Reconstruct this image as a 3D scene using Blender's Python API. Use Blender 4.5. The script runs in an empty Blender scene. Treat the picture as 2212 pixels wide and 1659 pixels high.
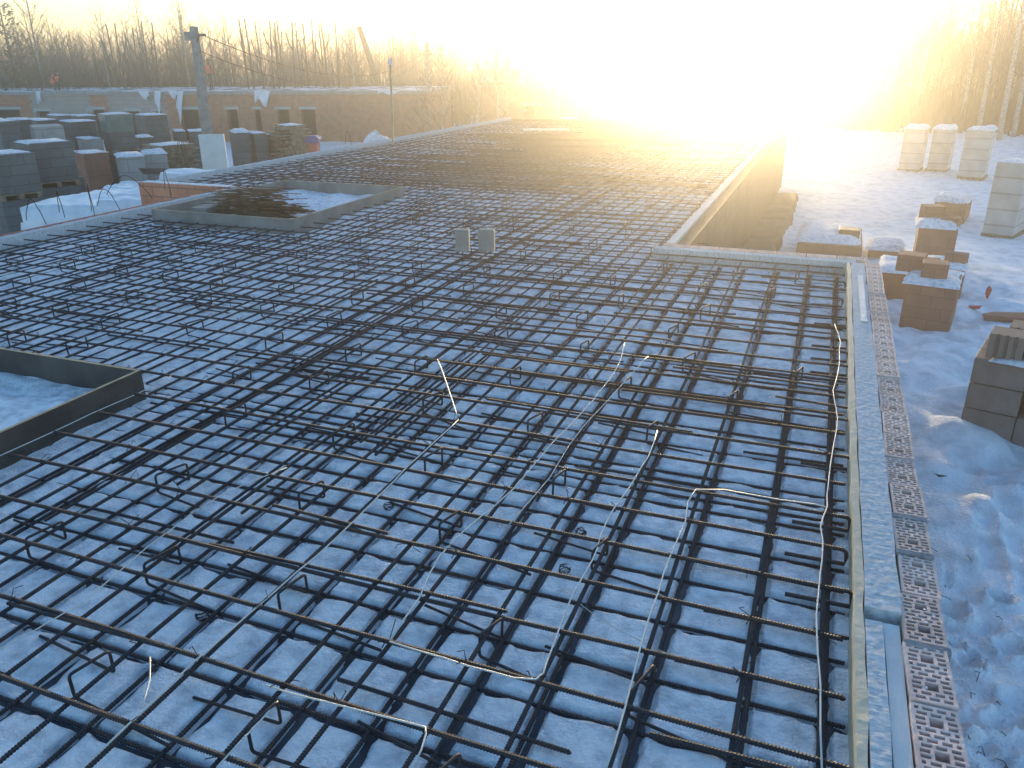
import bpy, math, random
import numpy as np
from mathutils import Vector, Matrix, noise
random.seed(7)
rnd = random.random
def ru(a, b): return a + (b - a) * random.random()
sc = bpy.context.scene
COL = sc.collection

# ------------------------------------------------------------------ camera
H = 1.7
CAM = Matrix(((0.9334376, -0.1300203, 0.3343485), (0.3586859, 0.3544158, -0.8635589), (-0.0062182, 0.9260044, 0.3774615)))
cd = bpy.data.cameras.new('camera'); cam = bpy.data.objects.new('camera', cd); COL.objects.link(cam)
cd.sensor_width = 36; cd.lens = 1719 / 2212 * 36; cd.clip_start = 0.05; cd.clip_end = 2000
cam.matrix_world = Matrix.Translation((0, 0, H)) @ CAM.to_4x4()
sc.camera = cam
def at(px, py, z=0.0):            # where a sight line meets the level z (site survey helper)
    d = CAM @ Vector((px - 1106, 829.5 - py, -1719)); t = (z - H) / d.z
    return Vector((d.x * t, d.y * t, z))
def atd(px, py, dist):            # where a sight line is at a horizontal distance
    d = CAM @ Vector((px - 1106, 829.5 - py, -1719)); t = dist / math.hypot(d.x, d.y)
    return Vector((d.x * t, d.y * t, H + d.z * t))

# ------------------------------------------------------------------ sky, sun, exposure
SUN_EL = math.radians(2.2); SUN_DIR = Vector((-0.125, 0.991, 0)).normalized()
sun_az = math.atan2(SUN_DIR.x, SUN_DIR.y)
w = bpy.data.worlds.new('World'); sc.world = w; w.use_nodes = True
nt = w.node_tree; bg = nt.nodes['Background']; sky = nt.nodes.new('ShaderNodeTexSky')
sky.sky_type = 'NISHITA'; sky.sun_disc = False; sky.sun_elevation = SUN_EL; sky.sun_rotation = sun_az
sky.altitude = 100; sky.air_density = 1.0; sky.dust_density = 0.6; sky.ozone_density = 2.7
nt.links.new(sky.outputs['Color'], bg.inputs['Color']); bg.inputs['Strength'].default_value = 0.15
sl = bpy.data.lights.new('sun', 'SUN'); sl.energy = 3.2; sl.angle = math.radians(0.55); sl.color = (1.0, 0.75, 0.41)
so = bpy.data.objects.new('sun', sl); COL.objects.link(so)
sd = Vector((SUN_DIR.x * math.cos(SUN_EL), SUN_DIR.y * math.cos(SUN_EL), math.sin(SUN_EL)))
so.rotation_euler = sd.to_track_quat('Z', 'Y').to_euler(); so.location = (0, 0, 30)
sc.view_settings.view_transform = 'Standard'; sc.view_settings.look = 'None'
sc.view_settings.exposure = 2.8; sc.view_settings.gamma = 1.0
sc.render.engine = 'CYCLES'; sc.cycles.volume_bounces = 0; sc.cycles.max_bounces = 6
sc.cycles.use_denoising = True

# ------------------------------------------------------------------ helpers
class MB:
    def __init__(s): s.v = []; s.f = []
    def box(s, x0, x1, y0, y1, z0, z1, M=None, tw=0):
        c = [(x0,y0,z0),(x1,y0,z0),(x1,y1,z0),(x0,y1,z0),(x0,y0,z1),(x1,y0,z1),(x1,y1,z1),(x0,y1,z1)]
        if M is not None: c = [tuple(M @ Vector(p)) for p in c]
        n = len(s.v); s.v += c
        s.f += [(n,n+3,n+2,n+1),(n+4,n+5,n+6,n+7),(n,n+1,n+5,n+4),(n+1,n+2,n+6,n+5),(n+2,n+3,n+7,n+6),(n+3,n,n+4,n+7)]
        return s
    def tube(s, pts, r, k=6, cap=True):
        P = [Vector(p) for p in pts]; n = len(P); rr = r if isinstance(r, (list, tuple)) else [r] * n
        up = None; base = len(s.v)
        for i in range(n):
            t = (P[min(i+1, n-1)] - P[max(i-1, 0)]).normalized()
            if up is None: up = t.orthogonal().normalized()
            else:
                up = up - t * up.dot(t)
                up = up.normalized() if up.length > 1e-6 else t.orthogonal().normalized()
            b = t.cross(up)
            for j in range(k):
                a = 2 * math.pi * j / k
                s.v.append(tuple(P[i] + (up * math.cos(a) + b * math.sin(a)) * rr[i]))
        for i in range(n - 1):
            for j in range(k):
                a = base + i*k + j; b2 = base + i*k + (j+1) % k
                s.f.append((a, b2, b2 + k, a + k))
        if cap:
            s.f.append(tuple(base + j for j in reversed(range(k)))); s.f.append(tuple(base + (n-1)*k + j for j in range(k)))
        return s
    def build(s, name, mat, parent=None, smooth=False):
        me = bpy.data.meshes.new(name); me.from_pydata(s.v, [], s.f); me.update()
        if smooth: me.polygons.foreach_set('use_smooth', [True] * len(me.polygons))
        me.materials.append(mat); o = bpy.data.objects.new(name, me); COL.objects.link(o)
        if parent: o.parent = parent
        return o
def mesh_np(name, V, F, mat, parent=None, smooth=True):
    me = bpy.data.meshes.new(name); V = np.asarray(V, np.float32); F = np.asarray(F, np.int32); k = F.shape[1]
    me.vertices.add(len(V)); me.vertices.foreach_set('co', V.ravel())
    me.loops.add(F.size); me.loops.foreach_set('vertex_index', F.ravel())
    me.polygons.add(len(F)); me.polygons.foreach_set('loop_start', np.arange(0, F.size, k, dtype=np.int32))
    me.update(calc_edges=True); me.validate()
    if smooth: me.polygons.foreach_set('use_smooth', np.ones(len(me.polygons), bool))
    me.materials.append(mat); o = bpy.data.objects.new(name, me); COL.objects.link(o)
    if parent: o.parent = parent
    return o
def grid(name, xs, ys, fz, mat, skip=None, parent=None):
    xs = list(xs); ys = list(ys); nx = len(xs); ny = len(ys)
    V = [(x, y, fz(x, y)) for y in ys for x in xs]; F = []
    for j in range(ny - 1):
        for i in range(nx - 1):
            if skip and skip((xs[i] + xs[i+1]) / 2, (ys[j] + ys[j+1]) / 2): continue
            a = j * nx + i; F.append((a, a + 1, a + nx + 1, a + nx))
    return mesh_np(name, V, F, mat, parent)
def tag(o, label=None, cat=None, group=None, kind=None):
    if label: o['label'] = label
    if cat: o['category'] = cat
    if group: o['group'] = group
    if kind: o['kind'] = kind
    return o
def empty(name, loc=(0, 0, 0), rz=0.0, label=None, cat=None, group=None):
    o = bpy.data.objects.new(name, None); COL.objects.link(o); o.location = loc; o.rotation_euler = (0, 0, rz); o.empty_display_size = .2
    return tag(o, label, cat, group)
def copy_tree(o, parent=None):
    c = o.copy(); COL.objects.link(c)
    if parent: c.parent = parent
    for ch in o.children: copy_tree(ch, c)
    return c
def nz(x, y, z=0.0): return noise.noise(Vector((x, y, z)))
def fbm(x, y, s=1.0, o=3):
    t = 0; a = 1
    for i in range(o): t += a * nz(x * s, y * s, i * 7.3); s *= 2.1; a *= .5
    return t
def sstep(a, b, x):
    t = min(1, max(0, (x - a) / (b - a))); return t * t * (3 - 2 * t)

# ------------------------------------------------------------------ materials
def mat(name, c1, c2=None, rough=.7, scale=8, bump=0.0, bscale=40, metal=0, detail=6, spec=None, trans=0.0, alpha=1.0, lo=.35, hi=.65, sss=0):
    m = bpy.data.materials.new(name); m.use_nodes = True; n = m.node_tree.nodes; L = m.node_tree.links
    b = n['Principled BSDF']; b.inputs['Roughness'].default_value = rough; b.inputs['Metallic'].default_value = metal
    tc = n.new('ShaderNodeTexCoord')
    if c2 is None: b.inputs['Base Color'].default_value = (*c1, 1)
    else:
        t = n.new('ShaderNodeTexNoise'); t.inputs['Scale'].default_value = scale; t.inputs['Detail'].default_value = detail
        r = n.new('ShaderNodeValToRGB'); r.color_ramp.elements[0].color = (*c1, 1); r.color_ramp.elements[1].color = (*c2, 1)
        r.color_ramp.elements[0].position = lo; r.color_ramp.elements[1].position = hi
        L.new(tc.outputs['Object'], t.inputs['Vector']); L.new(t.outputs['Fac'], r.inputs['Fac']); L.new(r.outputs['Color'], b.inputs['Base Color'])
    if bump:
        t2 = n.new('ShaderNodeTexNoise'); t2.inputs['Scale'].default_value = bscale; t2.inputs['Detail'].default_value = 5
        bp = n.new('ShaderNodeBump'); bp.inputs['Strength'].default_value = bump; bp.inputs['Distance'].default_value = .02
        L.new(tc.outputs['Object'], t2.inputs['Vector']); L.new(t2.outputs['Fac'], bp.inputs['Height']); L.new(bp.outputs['Normal'], b.inputs['Normal'])
    if trans: b.inputs['Transmission Weight'].default_value = trans
    if alpha < 1: b.inputs['Alpha'].default_value = alpha
    if spec is not None: b.inputs['Specular IOR Level'].default_value = spec
    return m
def brickmat(name, c1, c2, mortar, bw, bh, ms=.012, rough=.85, bump=.4, offset=.5, noise_amt=.25, axis='xy'):
    m = bpy.data.materials.new(name); m.use_nodes = True; n = m.node_tree.nodes; L = m.node_tree.links; b = n['Principled BSDF']
    b.inputs['Roughness'].default_value = rough
    tc = n.new('ShaderNodeTexCoord'); sp = n.new('ShaderNodeSeparateXYZ'); cb = n.new('ShaderNodeCombineXYZ'); ad = n.new('ShaderNodeMath'); ad.operation = 'ADD'
    L.new(tc.outputs['Object'], sp.inputs[0]); L.new(sp.outputs['X'], ad.inputs[0]); L.new(sp.outputs['Y'], ad.inputs[1])
    L.new(ad.outputs[0], cb.inputs['X']); L.new(sp.outputs['Z'], cb.inputs['Y'])
    t = n.new('ShaderNodeTexBrick'); t.offset = offset; t.inputs['Scale'].default_value = 1; t.inputs['Brick Width'].default_value = bw; t.inputs['Row Height'].default_value = bh
    t.inputs['Mortar Size'].default_value = ms; t.inputs['Color1'].default_value = (*c1, 1); t.inputs['Color2'].default_value = (*c2, 1); t.inputs['Mortar'].default_value = (*mortar, 1)
    t.inputs['Mortar Smooth'].default_value = .1; L.new(cb.outputs[0], t.inputs['Vector'])
    no = n.new('ShaderNodeTexNoise'); no.inputs['Scale'].default_value = 3; no.inputs['Detail'].default_value = 8; L.new(tc.outputs['Object'], no.inputs['Vector'])
    mx = n.new('ShaderNodeMixRGB'); mx.blend_type = 'OVERLAY'; mx.inputs[0].default_value = noise_amt * 2
    L.new(t.outputs['Color'], mx.inputs[1]); L.new(no.outputs['Fac'], mx.inputs[2]); L.new(mx.outputs[0], b.inputs['Base Color'])
    bp = n.new('ShaderNodeBump'); bp.inputs['Strength'].default_value = bump; bp.inputs['Distance'].default_value = .01; bp.invert = True
    L.new(t.outputs['Fac'], bp.inputs['Height']); L.new(bp.outputs[0], b.inputs['Normal'])
    return m
M = {}
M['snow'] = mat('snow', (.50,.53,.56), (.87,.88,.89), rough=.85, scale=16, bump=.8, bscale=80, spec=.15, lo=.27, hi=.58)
M['snow_dirty'] = mat('trodden_snow', (.58,.62,.66), (.87,.88,.90), rough=.85, scale=5, bump=.9, bscale=45, spec=.15, lo=.3, hi=.55)
M['ply'] = mat('wet_shade_tinted_plywood', (.035,.042,.055), (.10,.11,.13), rough=.8, scale=5, bump=.15)  # wet plywood, blue-grey tint put in as snow shade along the grooves
M['ply_box'] = mat('film_faced_plywood', (.04,.033,.028), (.10,.085,.07), rough=.5, scale=4, bump=.15)
M['ply_grey'] = mat('grey_formwork_board', (.17,.165,.15), (.27,.26,.24), rough=.7, scale=4, bump=.15)
M['wood'] = mat('raw_timber_edge', (.36,.27,.16), (.48,.38,.24), rough=.8, scale=12, bump=.2)
M['wood_old'] = mat('weathered_planks', (.12,.09,.06), (.34,.26,.17), rough=.85, scale=6, bump=.4)
def rebarmat():
    m = mat('ribbed_steel', (.026,.026,.031), (.10,.052,.034), rough=.68, scale=7, metal=.1, detail=8, lo=.5, hi=.8)
    return m
M['steel'] = rebarmat()
M['tie'] = mat('black_tie_wire', (.03,.028,.026), rough=.9, spec=.1)
M['cable'] = mat('white_heating_cable', (.62,.60,.55), rough=.45)
M['foam'] = mat('frosted_foam_block', (.40,.43,.46), (.72,.75,.78), rough=.7, scale=14, bump=.9, bscale=35, lo=.4, hi=.6)
def streakmat():
    m = mat('frosted_foam_block', (.30,.32,.33), (.74,.75,.75), rough=1.0, scale=10, lo=.3, hi=.7, spec=.1); n = m.node_tree.nodes; L = m.node_tree.links; b = n['Principled BSDF']
    tc = n.new('ShaderNodeTexCoord'); mp = n.new('ShaderNodeMapping'); mp.inputs['Scale'].default_value = (20, 120, 20); mp.inputs['Rotation'].default_value = (0, 0, .16)
    t = n.new('ShaderNodeTexNoise'); t.inputs['Scale'].default_value = 1.0; t.inputs['Detail'].default_value = 6; t.inputs['Roughness'].default_value = .7
    L.new(tc.outputs['Object'], mp.inputs['Vector']); L.new(mp.outputs[0], t.inputs['Vector'])
    bp = n.new('ShaderNodeBump'); bp.inputs['Strength'].default_value = .45; bp.inputs['Distance'].default_value = .004; L.new(t.outputs['Fac'], bp.inputs['Height']); L.new(bp.outputs[0], b.inputs['Normal'])
    r = [x for x in n if x.type == 'VALTORGB'][0]; L.new(t.outputs['Fac'], r.inputs['Fac'])
    return m
M['foam'] = streakmat()
M['foam_smooth'] = mat('pale_foam_board', (.60,.62,.60), (.70,.71,.68), rough=.8, scale=6, bump=.1)
M['board'] = mat('beige_edge_board', (.50,.43,.31), (.60,.53,.40), rough=.75, scale=5, bump=.15)
M['brick'] = mat('hollow_red_ceramic', (.58,.42,.36), (.74,.58,.52), rough=.92, scale=9, bump=.25)
_n = M['brick'].node_tree.nodes; _l = M['brick'].node_tree.links; _oi = _n.new('ShaderNodeObjectInfo'); _hs = _n.new('ShaderNodeHueSaturation'); _mr = _n.new('ShaderNodeMapRange')
_mr.inputs['To Min'].default_value = .82; _mr.inputs['To Max'].default_value = 1.15; _l.new(_oi.outputs['Random'], _mr.inputs['Value']); _l.new(_mr.outputs[0], _hs.inputs['Value'])
_rp = [x for x in _n if x.type == 'VALTORGB'][0]; _l.new(_rp.outputs[0], _hs.inputs['Color']); _l.new(_hs.outputs[0], _n['Principled BSDF'].inputs['Base Color'])
M['mortar'] = mat('frosty_mortar', (.20,.19,.19), (.30,.29,.29), rough=.9, scale=20, bump=.5)
M['redwall'] = brickmat('red_block_wall', (.46,.20,.11), (.39,.165,.09), (.27,.16,.11), .25, .15, .008)
M['wrapped'] = brickmat('film_wrapped_blocks', (.44,.43,.40), (.40,.39,.36), (.27,.26,.24), 9, .31, .018, rough=.35, bump=.6)
M['redwall_bright'] = brickmat('orange_block_wall', (.62,.25,.14), (.54,.20,.11), (.28,.14,.09), .32, .14, .008)
M['redbrick_pallet'] = brickmat('red_brick_stack', (.32,.15,.10), (.27,.125,.085), (.19,.09,.065), .25, .14, .004)
M['grey_stack'] = brickmat('grey_block_stack', (.13,.14,.135), (.105,.115,.11), (.055,.06,.06), .6, .2, .007)
M['light_stack'] = brickmat('pale_block_stack', (.34,.35,.33), (.29,.30,.29), (.20,.20,.19), .6, .32, .010)
M['beige_wall'] = brickmat('beige_block_wall', (.36,.33,.29), (.30,.28,.25), (.24,.22,.20), .6, .25, .012, noise_amt=.1)
M['lintel'] = mat('concrete_lintel', (.34,.38,.36), (.40,.43,.41), rough=.9, scale=6)
M['concrete'] = mat('grey_concrete', (.22,.22,.21), (.32,.32,.30), rough=.9, scale=5, bump=.2)
M['dark'] = mat('unlit_interior', (.02,.02,.02), rough=1)
M['film'] = mat('white_plastic_film', (.62,.66,.70), (.75,.78,.80), rough=.3, scale=5, bump=.8, bscale=9)
M['green_film'] = mat('green_packing_film', (.09,.16,.14), (.14,.20,.18), rough=.35, scale=5, bump=.5, bscale=9)
M['pole'] = mat('weathered_concrete_pole', (.20,.20,.19), (.30,.30,.28), rough=.9, scale=6)
M['bark'] = mat('dark_bark', (.055,.045,.035), (.12,.10,.08), rough=.95, scale=5, bump=.5)
M['birch'] = mat('pale_birch_bark', (.16,.14,.12), (.42,.40,.36), rough=.9, scale=11, lo=.3, hi=.6)
M['twig'] = mat('bare_twigs', (.09,.065,.045), (.15,.115,.08), rough=.95, scale=2)
M['pine'] = mat('pine_needles', (.035,.055,.03), (.06,.08,.045), rough=.9, scale=3)
M['vest'] = mat('orange_safety_vest', (.9,.16,.05), rough=.7)
M['red_vest'] = mat('red_safety_vest', (.85,.10,.06), rough=.7)
M['cloth'] = mat('dark_work_clothes', (.02,.025,.03), (.05,.055,.06), rough=.9, scale=6)
M['skin'] = mat('skin', (.45,.26,.18), rough=.6)
M['blue'] = mat('blue_tarp', (.05,.07,.22), (.08,.10,.30), rough=.5, scale=4, bump=.4, bscale=10)
M['redpaint'] = mat('faded_red_paint', (.55,.10,.07), (.45,.08,.06), rough=.6, scale=5)
M['glass'] = mat('lamp_housing', (.12,.12,.12), rough=.4, metal=.5)
M['pallet'] = mat('pallet_wood', (.16,.12,.08), (.28,.22,.15), rough=.9, scale=8, bump=.3)

# ------------------------------------------------------------------ ground
def gz0(x, y):
    d = math.hypot(x, y)
    zr = -1.2 - .5 * sstep(9, 22, d) - .8 * sstep(40, 75, d)
    zl = -1.8 - 1.25 * sstep(24, 52, d)
    t = sstep(-9, -1, x + (0 if y < 30 else 0))
    return zl * (1 - t) + zr * t
pits = []
random.seed(3)
for i in range(150):
    y = ru(.7, 4.8); x = .70 + abs(random.gauss(0, .30)) * (1.3 if y < 2.6 else .8); pits.append((x, y, ru(.025, .075), ru(-.065, -.015) if rnd() < .6 else ru(.01, .04)))
for i in range(26):
    t = i / 25; pits.append((1.15 + .25 * t + (.10 if i % 2 else -.06), 1.0 + 5.5 * t, ru(.06, .085), -.07))
def gz(x, y):
    z = gz0(x, y)
    if -2 < x < 5 and -1 < y < 13:
        z += (.05 + .07 * sstep(3.5, 6, y)) * fbm(x + 9, y, 1.6, 3) + .012 * nz(x * 9, y * 9, 3)
        z += .10 * math.exp(-((x - .55) / .18) ** 2)
        if .4 < x < 2.8 and y < 7:
            for px, py, r, h in pits:
                d2 = ((x - px) ** 2 + (y - py) ** 2) / (r * r)
                if d2 < 6: z += h * (math.exp(-d2 * 1.4) - .45 * math.exp(-(math.sqrt(d2) - 1.25) ** 2 * 9))
    else: z += .10 * fbm(x, y, .35, 4)
    return z
xs = sorted(set([round(v, 3) for v in list(np.linspace(-220, -30, 40)) + list(np.linspace(-30, -7.5, 80)) + list(np.linspace(-7, .4, 8)) + list(np.arange(.42, 2.0, .02)) + list(np.arange(2.0, 2.6, .04)) + list(np.linspace(2.6, 12, 60)) + list(np.linspace(12.5, 220, 50))]))
ys = sorted(set([round(v, 3) for v in list(np.linspace(-30, .3, 8)) + list(np.arange(.5, 4.6, .022)) + list(np.linspace(4.6, 16, 110)) + list(np.linspace(16.2, 60, 90)) + list(np.linspace(62, 260, 30))]))
tag(grid('ground', xs, ys, gz, M['snow_dirty']), kind='structure')

# ------------------------------------------------------------------ the floor slab under construction
XL, XL2, XR, XR2, YC, YF = -7.70, -9.25, .285, -1.36, 7.40, 24.0
BOX1 = (-5.6, -3.45, 1.3, 3.14); BOX2 = (-7.35, -5.38, 7.28, 9.86)
def inside(x, y):
    if y < .75 or y > YF: return False
    if x > (XR if y < YC else XR2): return False
    if x < (XL if y < 9.4 else XL2): return False
    return True
def inbox(x, y, g=0): return any(b[0]-g < x < b[1]+g and b[2]-g < y < b[3]+g for b in (BOX1, BOX2))
ZB = -.112
mb = MB()
for x0, x1, y0, y1 in ((XL, XR, .75, YC), (XL, XR2, YC, 9.4), (XL2, XR2, 9.4, YF)):
    n = len(mb.v); mb.v += [(x0,y0,ZB),(x1,y0,ZB),(x1,y1,ZB),(x0,y1,ZB)]; mb.f.append((n,n+1,n+2,n+3))
deck = mb.build('formwork_deck', M['ply']); tag(deck, kind='structure')
# bar positions
random.seed(11)
AX = [.18, -.041, -.322, -.609, -.83, -1.10, -1.28, -1.60, -1.84, -2.12, -2.39, -2.66]
x = -2.66
while x > XL2 + .2: x -= ru(.24, .29); AX.append(x)
AX = [a for a in AX if a > XL2 + .05]
AL = [a + ru(.02, .035) for a in AX if a > -.95]
AL += [(a + b) / 2 / .958 + ru(-.012, .012) for a, b in zip(AX[:-1], AX[1:]) if a <= -.8]
AL += [-3.16, -2.93]
BY = [.92, 1.19, 1.46, 1.735, 1.972, 2.252, 2.509, 2.771]
y = 2.771
while y < YF - .25: y += ru(.235, .285); BY.append(y)
BL = [b - ru(-.01, .02) + .012 for b in BY] + [3.12, 3.24, 4.62, 4.74]
def grooves(vals, a, b, far):
    s = set()
    vals = sorted(v for v in vals if a < v < b)
    for v in vals:
        if far is None or v < far: s |= {round(v + k, 4) for k in (-.026, -.015, -.008, .008, .015, .026)}
        else: s |= {round(v + k, 4) for k in (-.04, -.014, .014, .04)}
    for u, v in zip([a] + vals, vals + [b]):
        n = max(2, int((v - u) / (.032 if (far is None or v < far) else .12)))
        s |= {round(u + (v - u) * i / n, 4) for i in range(n + 1)}
    out = []
    for v in sorted(s):
        if a <= v <= b and (not out or v - out[-1] > .0035): out.append(v)
    return out
gx = grooves(AL, XL2, XR, None); gy = grooves(BL, .75, YF, 9.0)
ALa = np.array(sorted(AL)); BLa = np.array(sorted(BL))
random.seed(5)
slabpits = [(ru(-5, 0), ru(1.2, 7), ru(.05, .11)) for i in range(60)]
def snowz(x, y):
    dx = np.min(np.abs(ALa - x)); dy = np.min(np.abs(BLa - y))
    n1 = nz(x * 14, y * 14, 1.0); wv = .0125 + .008 * n1 + .004 * nz(x * 50, y * 50, 2)
    z = -.080 + .010 * fbm(x, y, 1.1, 2) + .006 * nz(x * 9, y * 9, 4) + (.0035 * nz(x * 38, y * 38, 4) if y < 5 else 0)
    for d, k in ((dx, 1.15), (dy, .9)):
        ww = wv * k
        if d < ww * 1.7: z -= .036 * (1 - sstep(ww * .7, ww * 1.7, d)) * sstep(-3.6, -1.6, x + .5 * n1 + .4 * nz(x * .8, y * .8, 7) + (y - 2) * .12)
    if y < 7.2:
        for px, py, r in slabpits:
            d2 = ((x - px) ** 2 + (y - py) ** 2 * .5) / (r * r)
            if d2 < 4: z -= .017 * math.exp(-d2 * 1.3) * (1 + .8 * nz(x * 40, y * 40))
    if inbox(x, y): z = -.118 + .05 * sstep(-.35, .5, fbm(x + 3, y + 2, 1.4, 3)) + .012 * fbm(x, y, 5, 3) + .05 * sstep(-.4, .8, (y - BOX2[2]) / 2.5 if y > 5 else (y - BOX1[2]) / 2) * (1 + .3 * nz(x * 5, y * 5))
    return z
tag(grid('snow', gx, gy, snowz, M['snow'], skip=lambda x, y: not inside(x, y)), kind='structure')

# ------------------------------------------------------------------ rebar
def ribbed(p0, p1, r, bow=0.0, end_drop=None, near=4.6):
    P0 = Vector(p0); P1 = Vector(p1); Lh = (P1 - P0).length; d = (P1 - P0) / Lh; side = Vector((-d.y, d.x, 0))
    ph = ru(0, 6.28); pts = []; rad = []; s = 0.0; i = 0
    while s < Lh:
        q = P0 + d * s
        off = side * (bow * math.sin(s / Lh * 3.14 + ph * .1) + .0018 * math.sin(s * 2.3 + ph)) + Vector((0, 0, .0022 * math.sin(s * 3.1 + ph * 2)))
        pts.append(q + off)
        dist = math.hypot(q.x, q.y)
        if dist < near and -3.9 < q.x < .4 and q.y > .8: rad.append(r * (1.2 if i % 2 else .82)); s += .0048
        else: rad.append(r); s += .35
        i += 1
    pts.append(P1); rad.append(r)
    if end_drop: pts += [P1 + d * .012 + Vector((0, 0, -.008)), P1 + d * .016 + Vector((0, 0, -end_drop * .5)), P1 + d * .012 + Vector((0, 0, -end_drop)), P1 - d * .2 + Vector((0, 0, -end_drop - .002))]; rad += [r] * 4
    return pts, rad
RG = 'ribbed steel bars laid as two mats on the deck'
def bar(p0, p1, r, label, k=6, **kw):
    pts, rad = ribbed(p0, p1, r, **kw); mb = MB().tube(pts, rad, k)
    c = Vector(pts[0])
    o = mb.build('reinforcing_bar', M['steel'], smooth=False)
    return tag(o, label, 'reinforcing bar', RG)
random.seed(21)
ZAU, ZBU, ZAL, ZBLo = -.007, .006, -.074, -.087
def cut_y(x, y0, y1):             # pieces of a bar running along Y at x, cut at the openings
    seg = [(y0, y1)]
    for b in (BOX1, BOX2):
        if b[0] - .05 < x < b[1] + .05:
            seg = [s for a, c in seg for s in ((a, min(c, b[2] - .05)), (max(a, b[3] + .05), c)) if s[1] - s[0] > .25]
    return seg
def cut_x(y, x0, x1):
    seg = [(x0, x1)]
    for b in (BOX1, BOX2):
        if b[2] - .05 < y < b[3] + .05:
            seg = [s for a, c in seg for s in ((a, min(c, b[0] - .05)), (max(a, b[1] + .05), c)) if s[1] - s[0] > .25]
    return seg
def yspan(x):
    return (.8 if x > XL else 9.45), (YC - .06 if x > XR2 else YF - .1)
for layer, arr, z in (('upper', AX, ZAU), ('lower', AL, ZAL)):
    for x in arr:
        if x < XL2 + .03: continue
        for a, b in cut_y(x, *yspan(x)):
            j = ru(-.012, .012)
            bar((x - j, a, z), (x + j, b, z), (.0074 if layer == 'upper' else .0072),
                'dark ribbed bar of the %s mat running away from the camera' % layer, bow=ru(-.012, .012) if layer == 'upper' else 0)
far = MB()
for layer, arr, z in (('upper', BY, ZBU), ('lower', BL, ZBLo)):
    for y in arr:
        x0, x1 = (XL if y < 9.4 else XL2) + .05, (XR if y < YC else XR2) - .03
        for a, b in cut_x(y, x0, x1):
            j = ru(-.008, .008)
            if y > 14.5:
                pts, rad = ribbed((a, y - j, z), (b, y + j, z), .006); far.tube(pts[::6] + [pts[-1]], .006, 4); continue
            e = ru(-.03, .012)
            bar((a, y - j, z), ((b + e) if layer == 'upper' else b, y + j, z), .0078 if layer == 'upper' else .0068,
                'dark ribbed bar of the %s mat lying crossways' % layer, bow=ru(-.01, .01) if layer == 'upper' else 0,
                end_drop=(.06 if (layer == 'upper' and y < YC and b > 0 and rnd() < .6) else None))
for i in range(150):
    y = 10.5 + 13.3 * (i / 150) ** .9; x0 = XL2 + ru(.1, 3.5); x1 = XR2 - ru(.05, 3)
    for a, b in cut_x(y, x0, x1): far.tube([(a, y, .012), (b, y + ru(-.03, .03), .012)], .0065, 4)
tag(far.build('steel_mat', M['steel']), 'far part of the two steel mats, too fine to count', 'steel mat', kind='stuff')
# short extra bars lapped over the mats
shorts = []
random.seed(33)
for (x, y, L) in [(-1.55, 3.62, 1.1), (-.9, 3.2, 1.0), (-1.35, 2.62, 1.6), (-2.9, 2.1, .9), (-2.4, 1.45, .7), (-1.95, 2.30, .55), (-1.2, 1.60, .75), (-.62, 1.45, .45), (-2.0, 1.98, 1.2), (-.25, 2.05, .5), (-.2, 2.33, .5),
                  (-.28, 2.62, .5), (-.9, 4.0, 1.2), (-.7, 4.45, .9), (-2.3, 4.9, 1.5), (-3.2, 3.8, .8), (-1.3, 5.4, 1.5), (-.2, 3.6, .45), (-.1, 4.2, .4), (-2.9, 5.8, 1.4), (-.25, 1.66, .5), (-2.2, 3.35, 1.2)]:
    shorts.append((x, y, L))
for i in range(26): shorts.append((ru(-6.5, -.3), ru(3.6, 9.0), ru(.6, 1.6)))
for x, y, L in shorts:
    if inbox(x, y, .1) or inbox(x + L, y, .1) or not inside(x, y) or not inside(x + L * .5, y): continue
    L = min(L, XR - .02 - x)
    up = rnd() < .45; j = ru(-.03, .03)
    bar((x, y, .0085 if up else -.062), (x + L, y + j, .0085 if up else -.062), .0068, 'short lapped bar with a cut end lying crossways on the mats')
for i in range(40):                # bunched bars beside the openings
    x = ru(-3.3, -1.8) if i < 14 else ru(-6.5, -1.5); y = ru(1.6, 4.2) if i < 14 else ru(3.8, 9)
    L = ru(1.0, 2.0)
    if inbox(x, y, .1) or inbox(x, y + L, .1) or not inside(x, y + L): continue
    bar((x, y, -.020), (x + ru(-.04, .04), y + L, -.020), .0066, 'short lapped bar with a cut end running away from the camera')
# bent chairs between the mats
def chair_mesh(i):
    f1 = ru(.28, .42); f2 = ru(.28, .40); w_ = ru(.11, .15); h = .084
    a = Vector((f1, -ru(.0, .05), .0)); b = Vector((0, 0, 0)); c = Vector((0, 0, h)); d = Vector((.02, w_, h)); e = Vector((.02, w_, 0)); g = Vector((-f2, w_ + ru(-.02, .04), 0))
    raw = [a, b, c, d, e, g]; pts = [a]
    for k in range(1, 5):
        p, q, r_ = raw[k-1], raw[k], raw[k+1]; u = (p - q).normalized() * .014; v = (r_ - q).normalized() * .014
        for t in (0, .33, .66, 1): pts.append(q + u * (1 - t) ** 2 + v * t ** 2)
    pts.append(g)
    return MB().tube(pts, .0052, 6)
chairs = []
random.seed(44)
for i in range(6):
    o = chair_mesh(i).build('rebar_chair', M['steel'], smooth=True)
    chairs.append(o)
k = 0; yy = 1.25; row = 0
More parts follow.
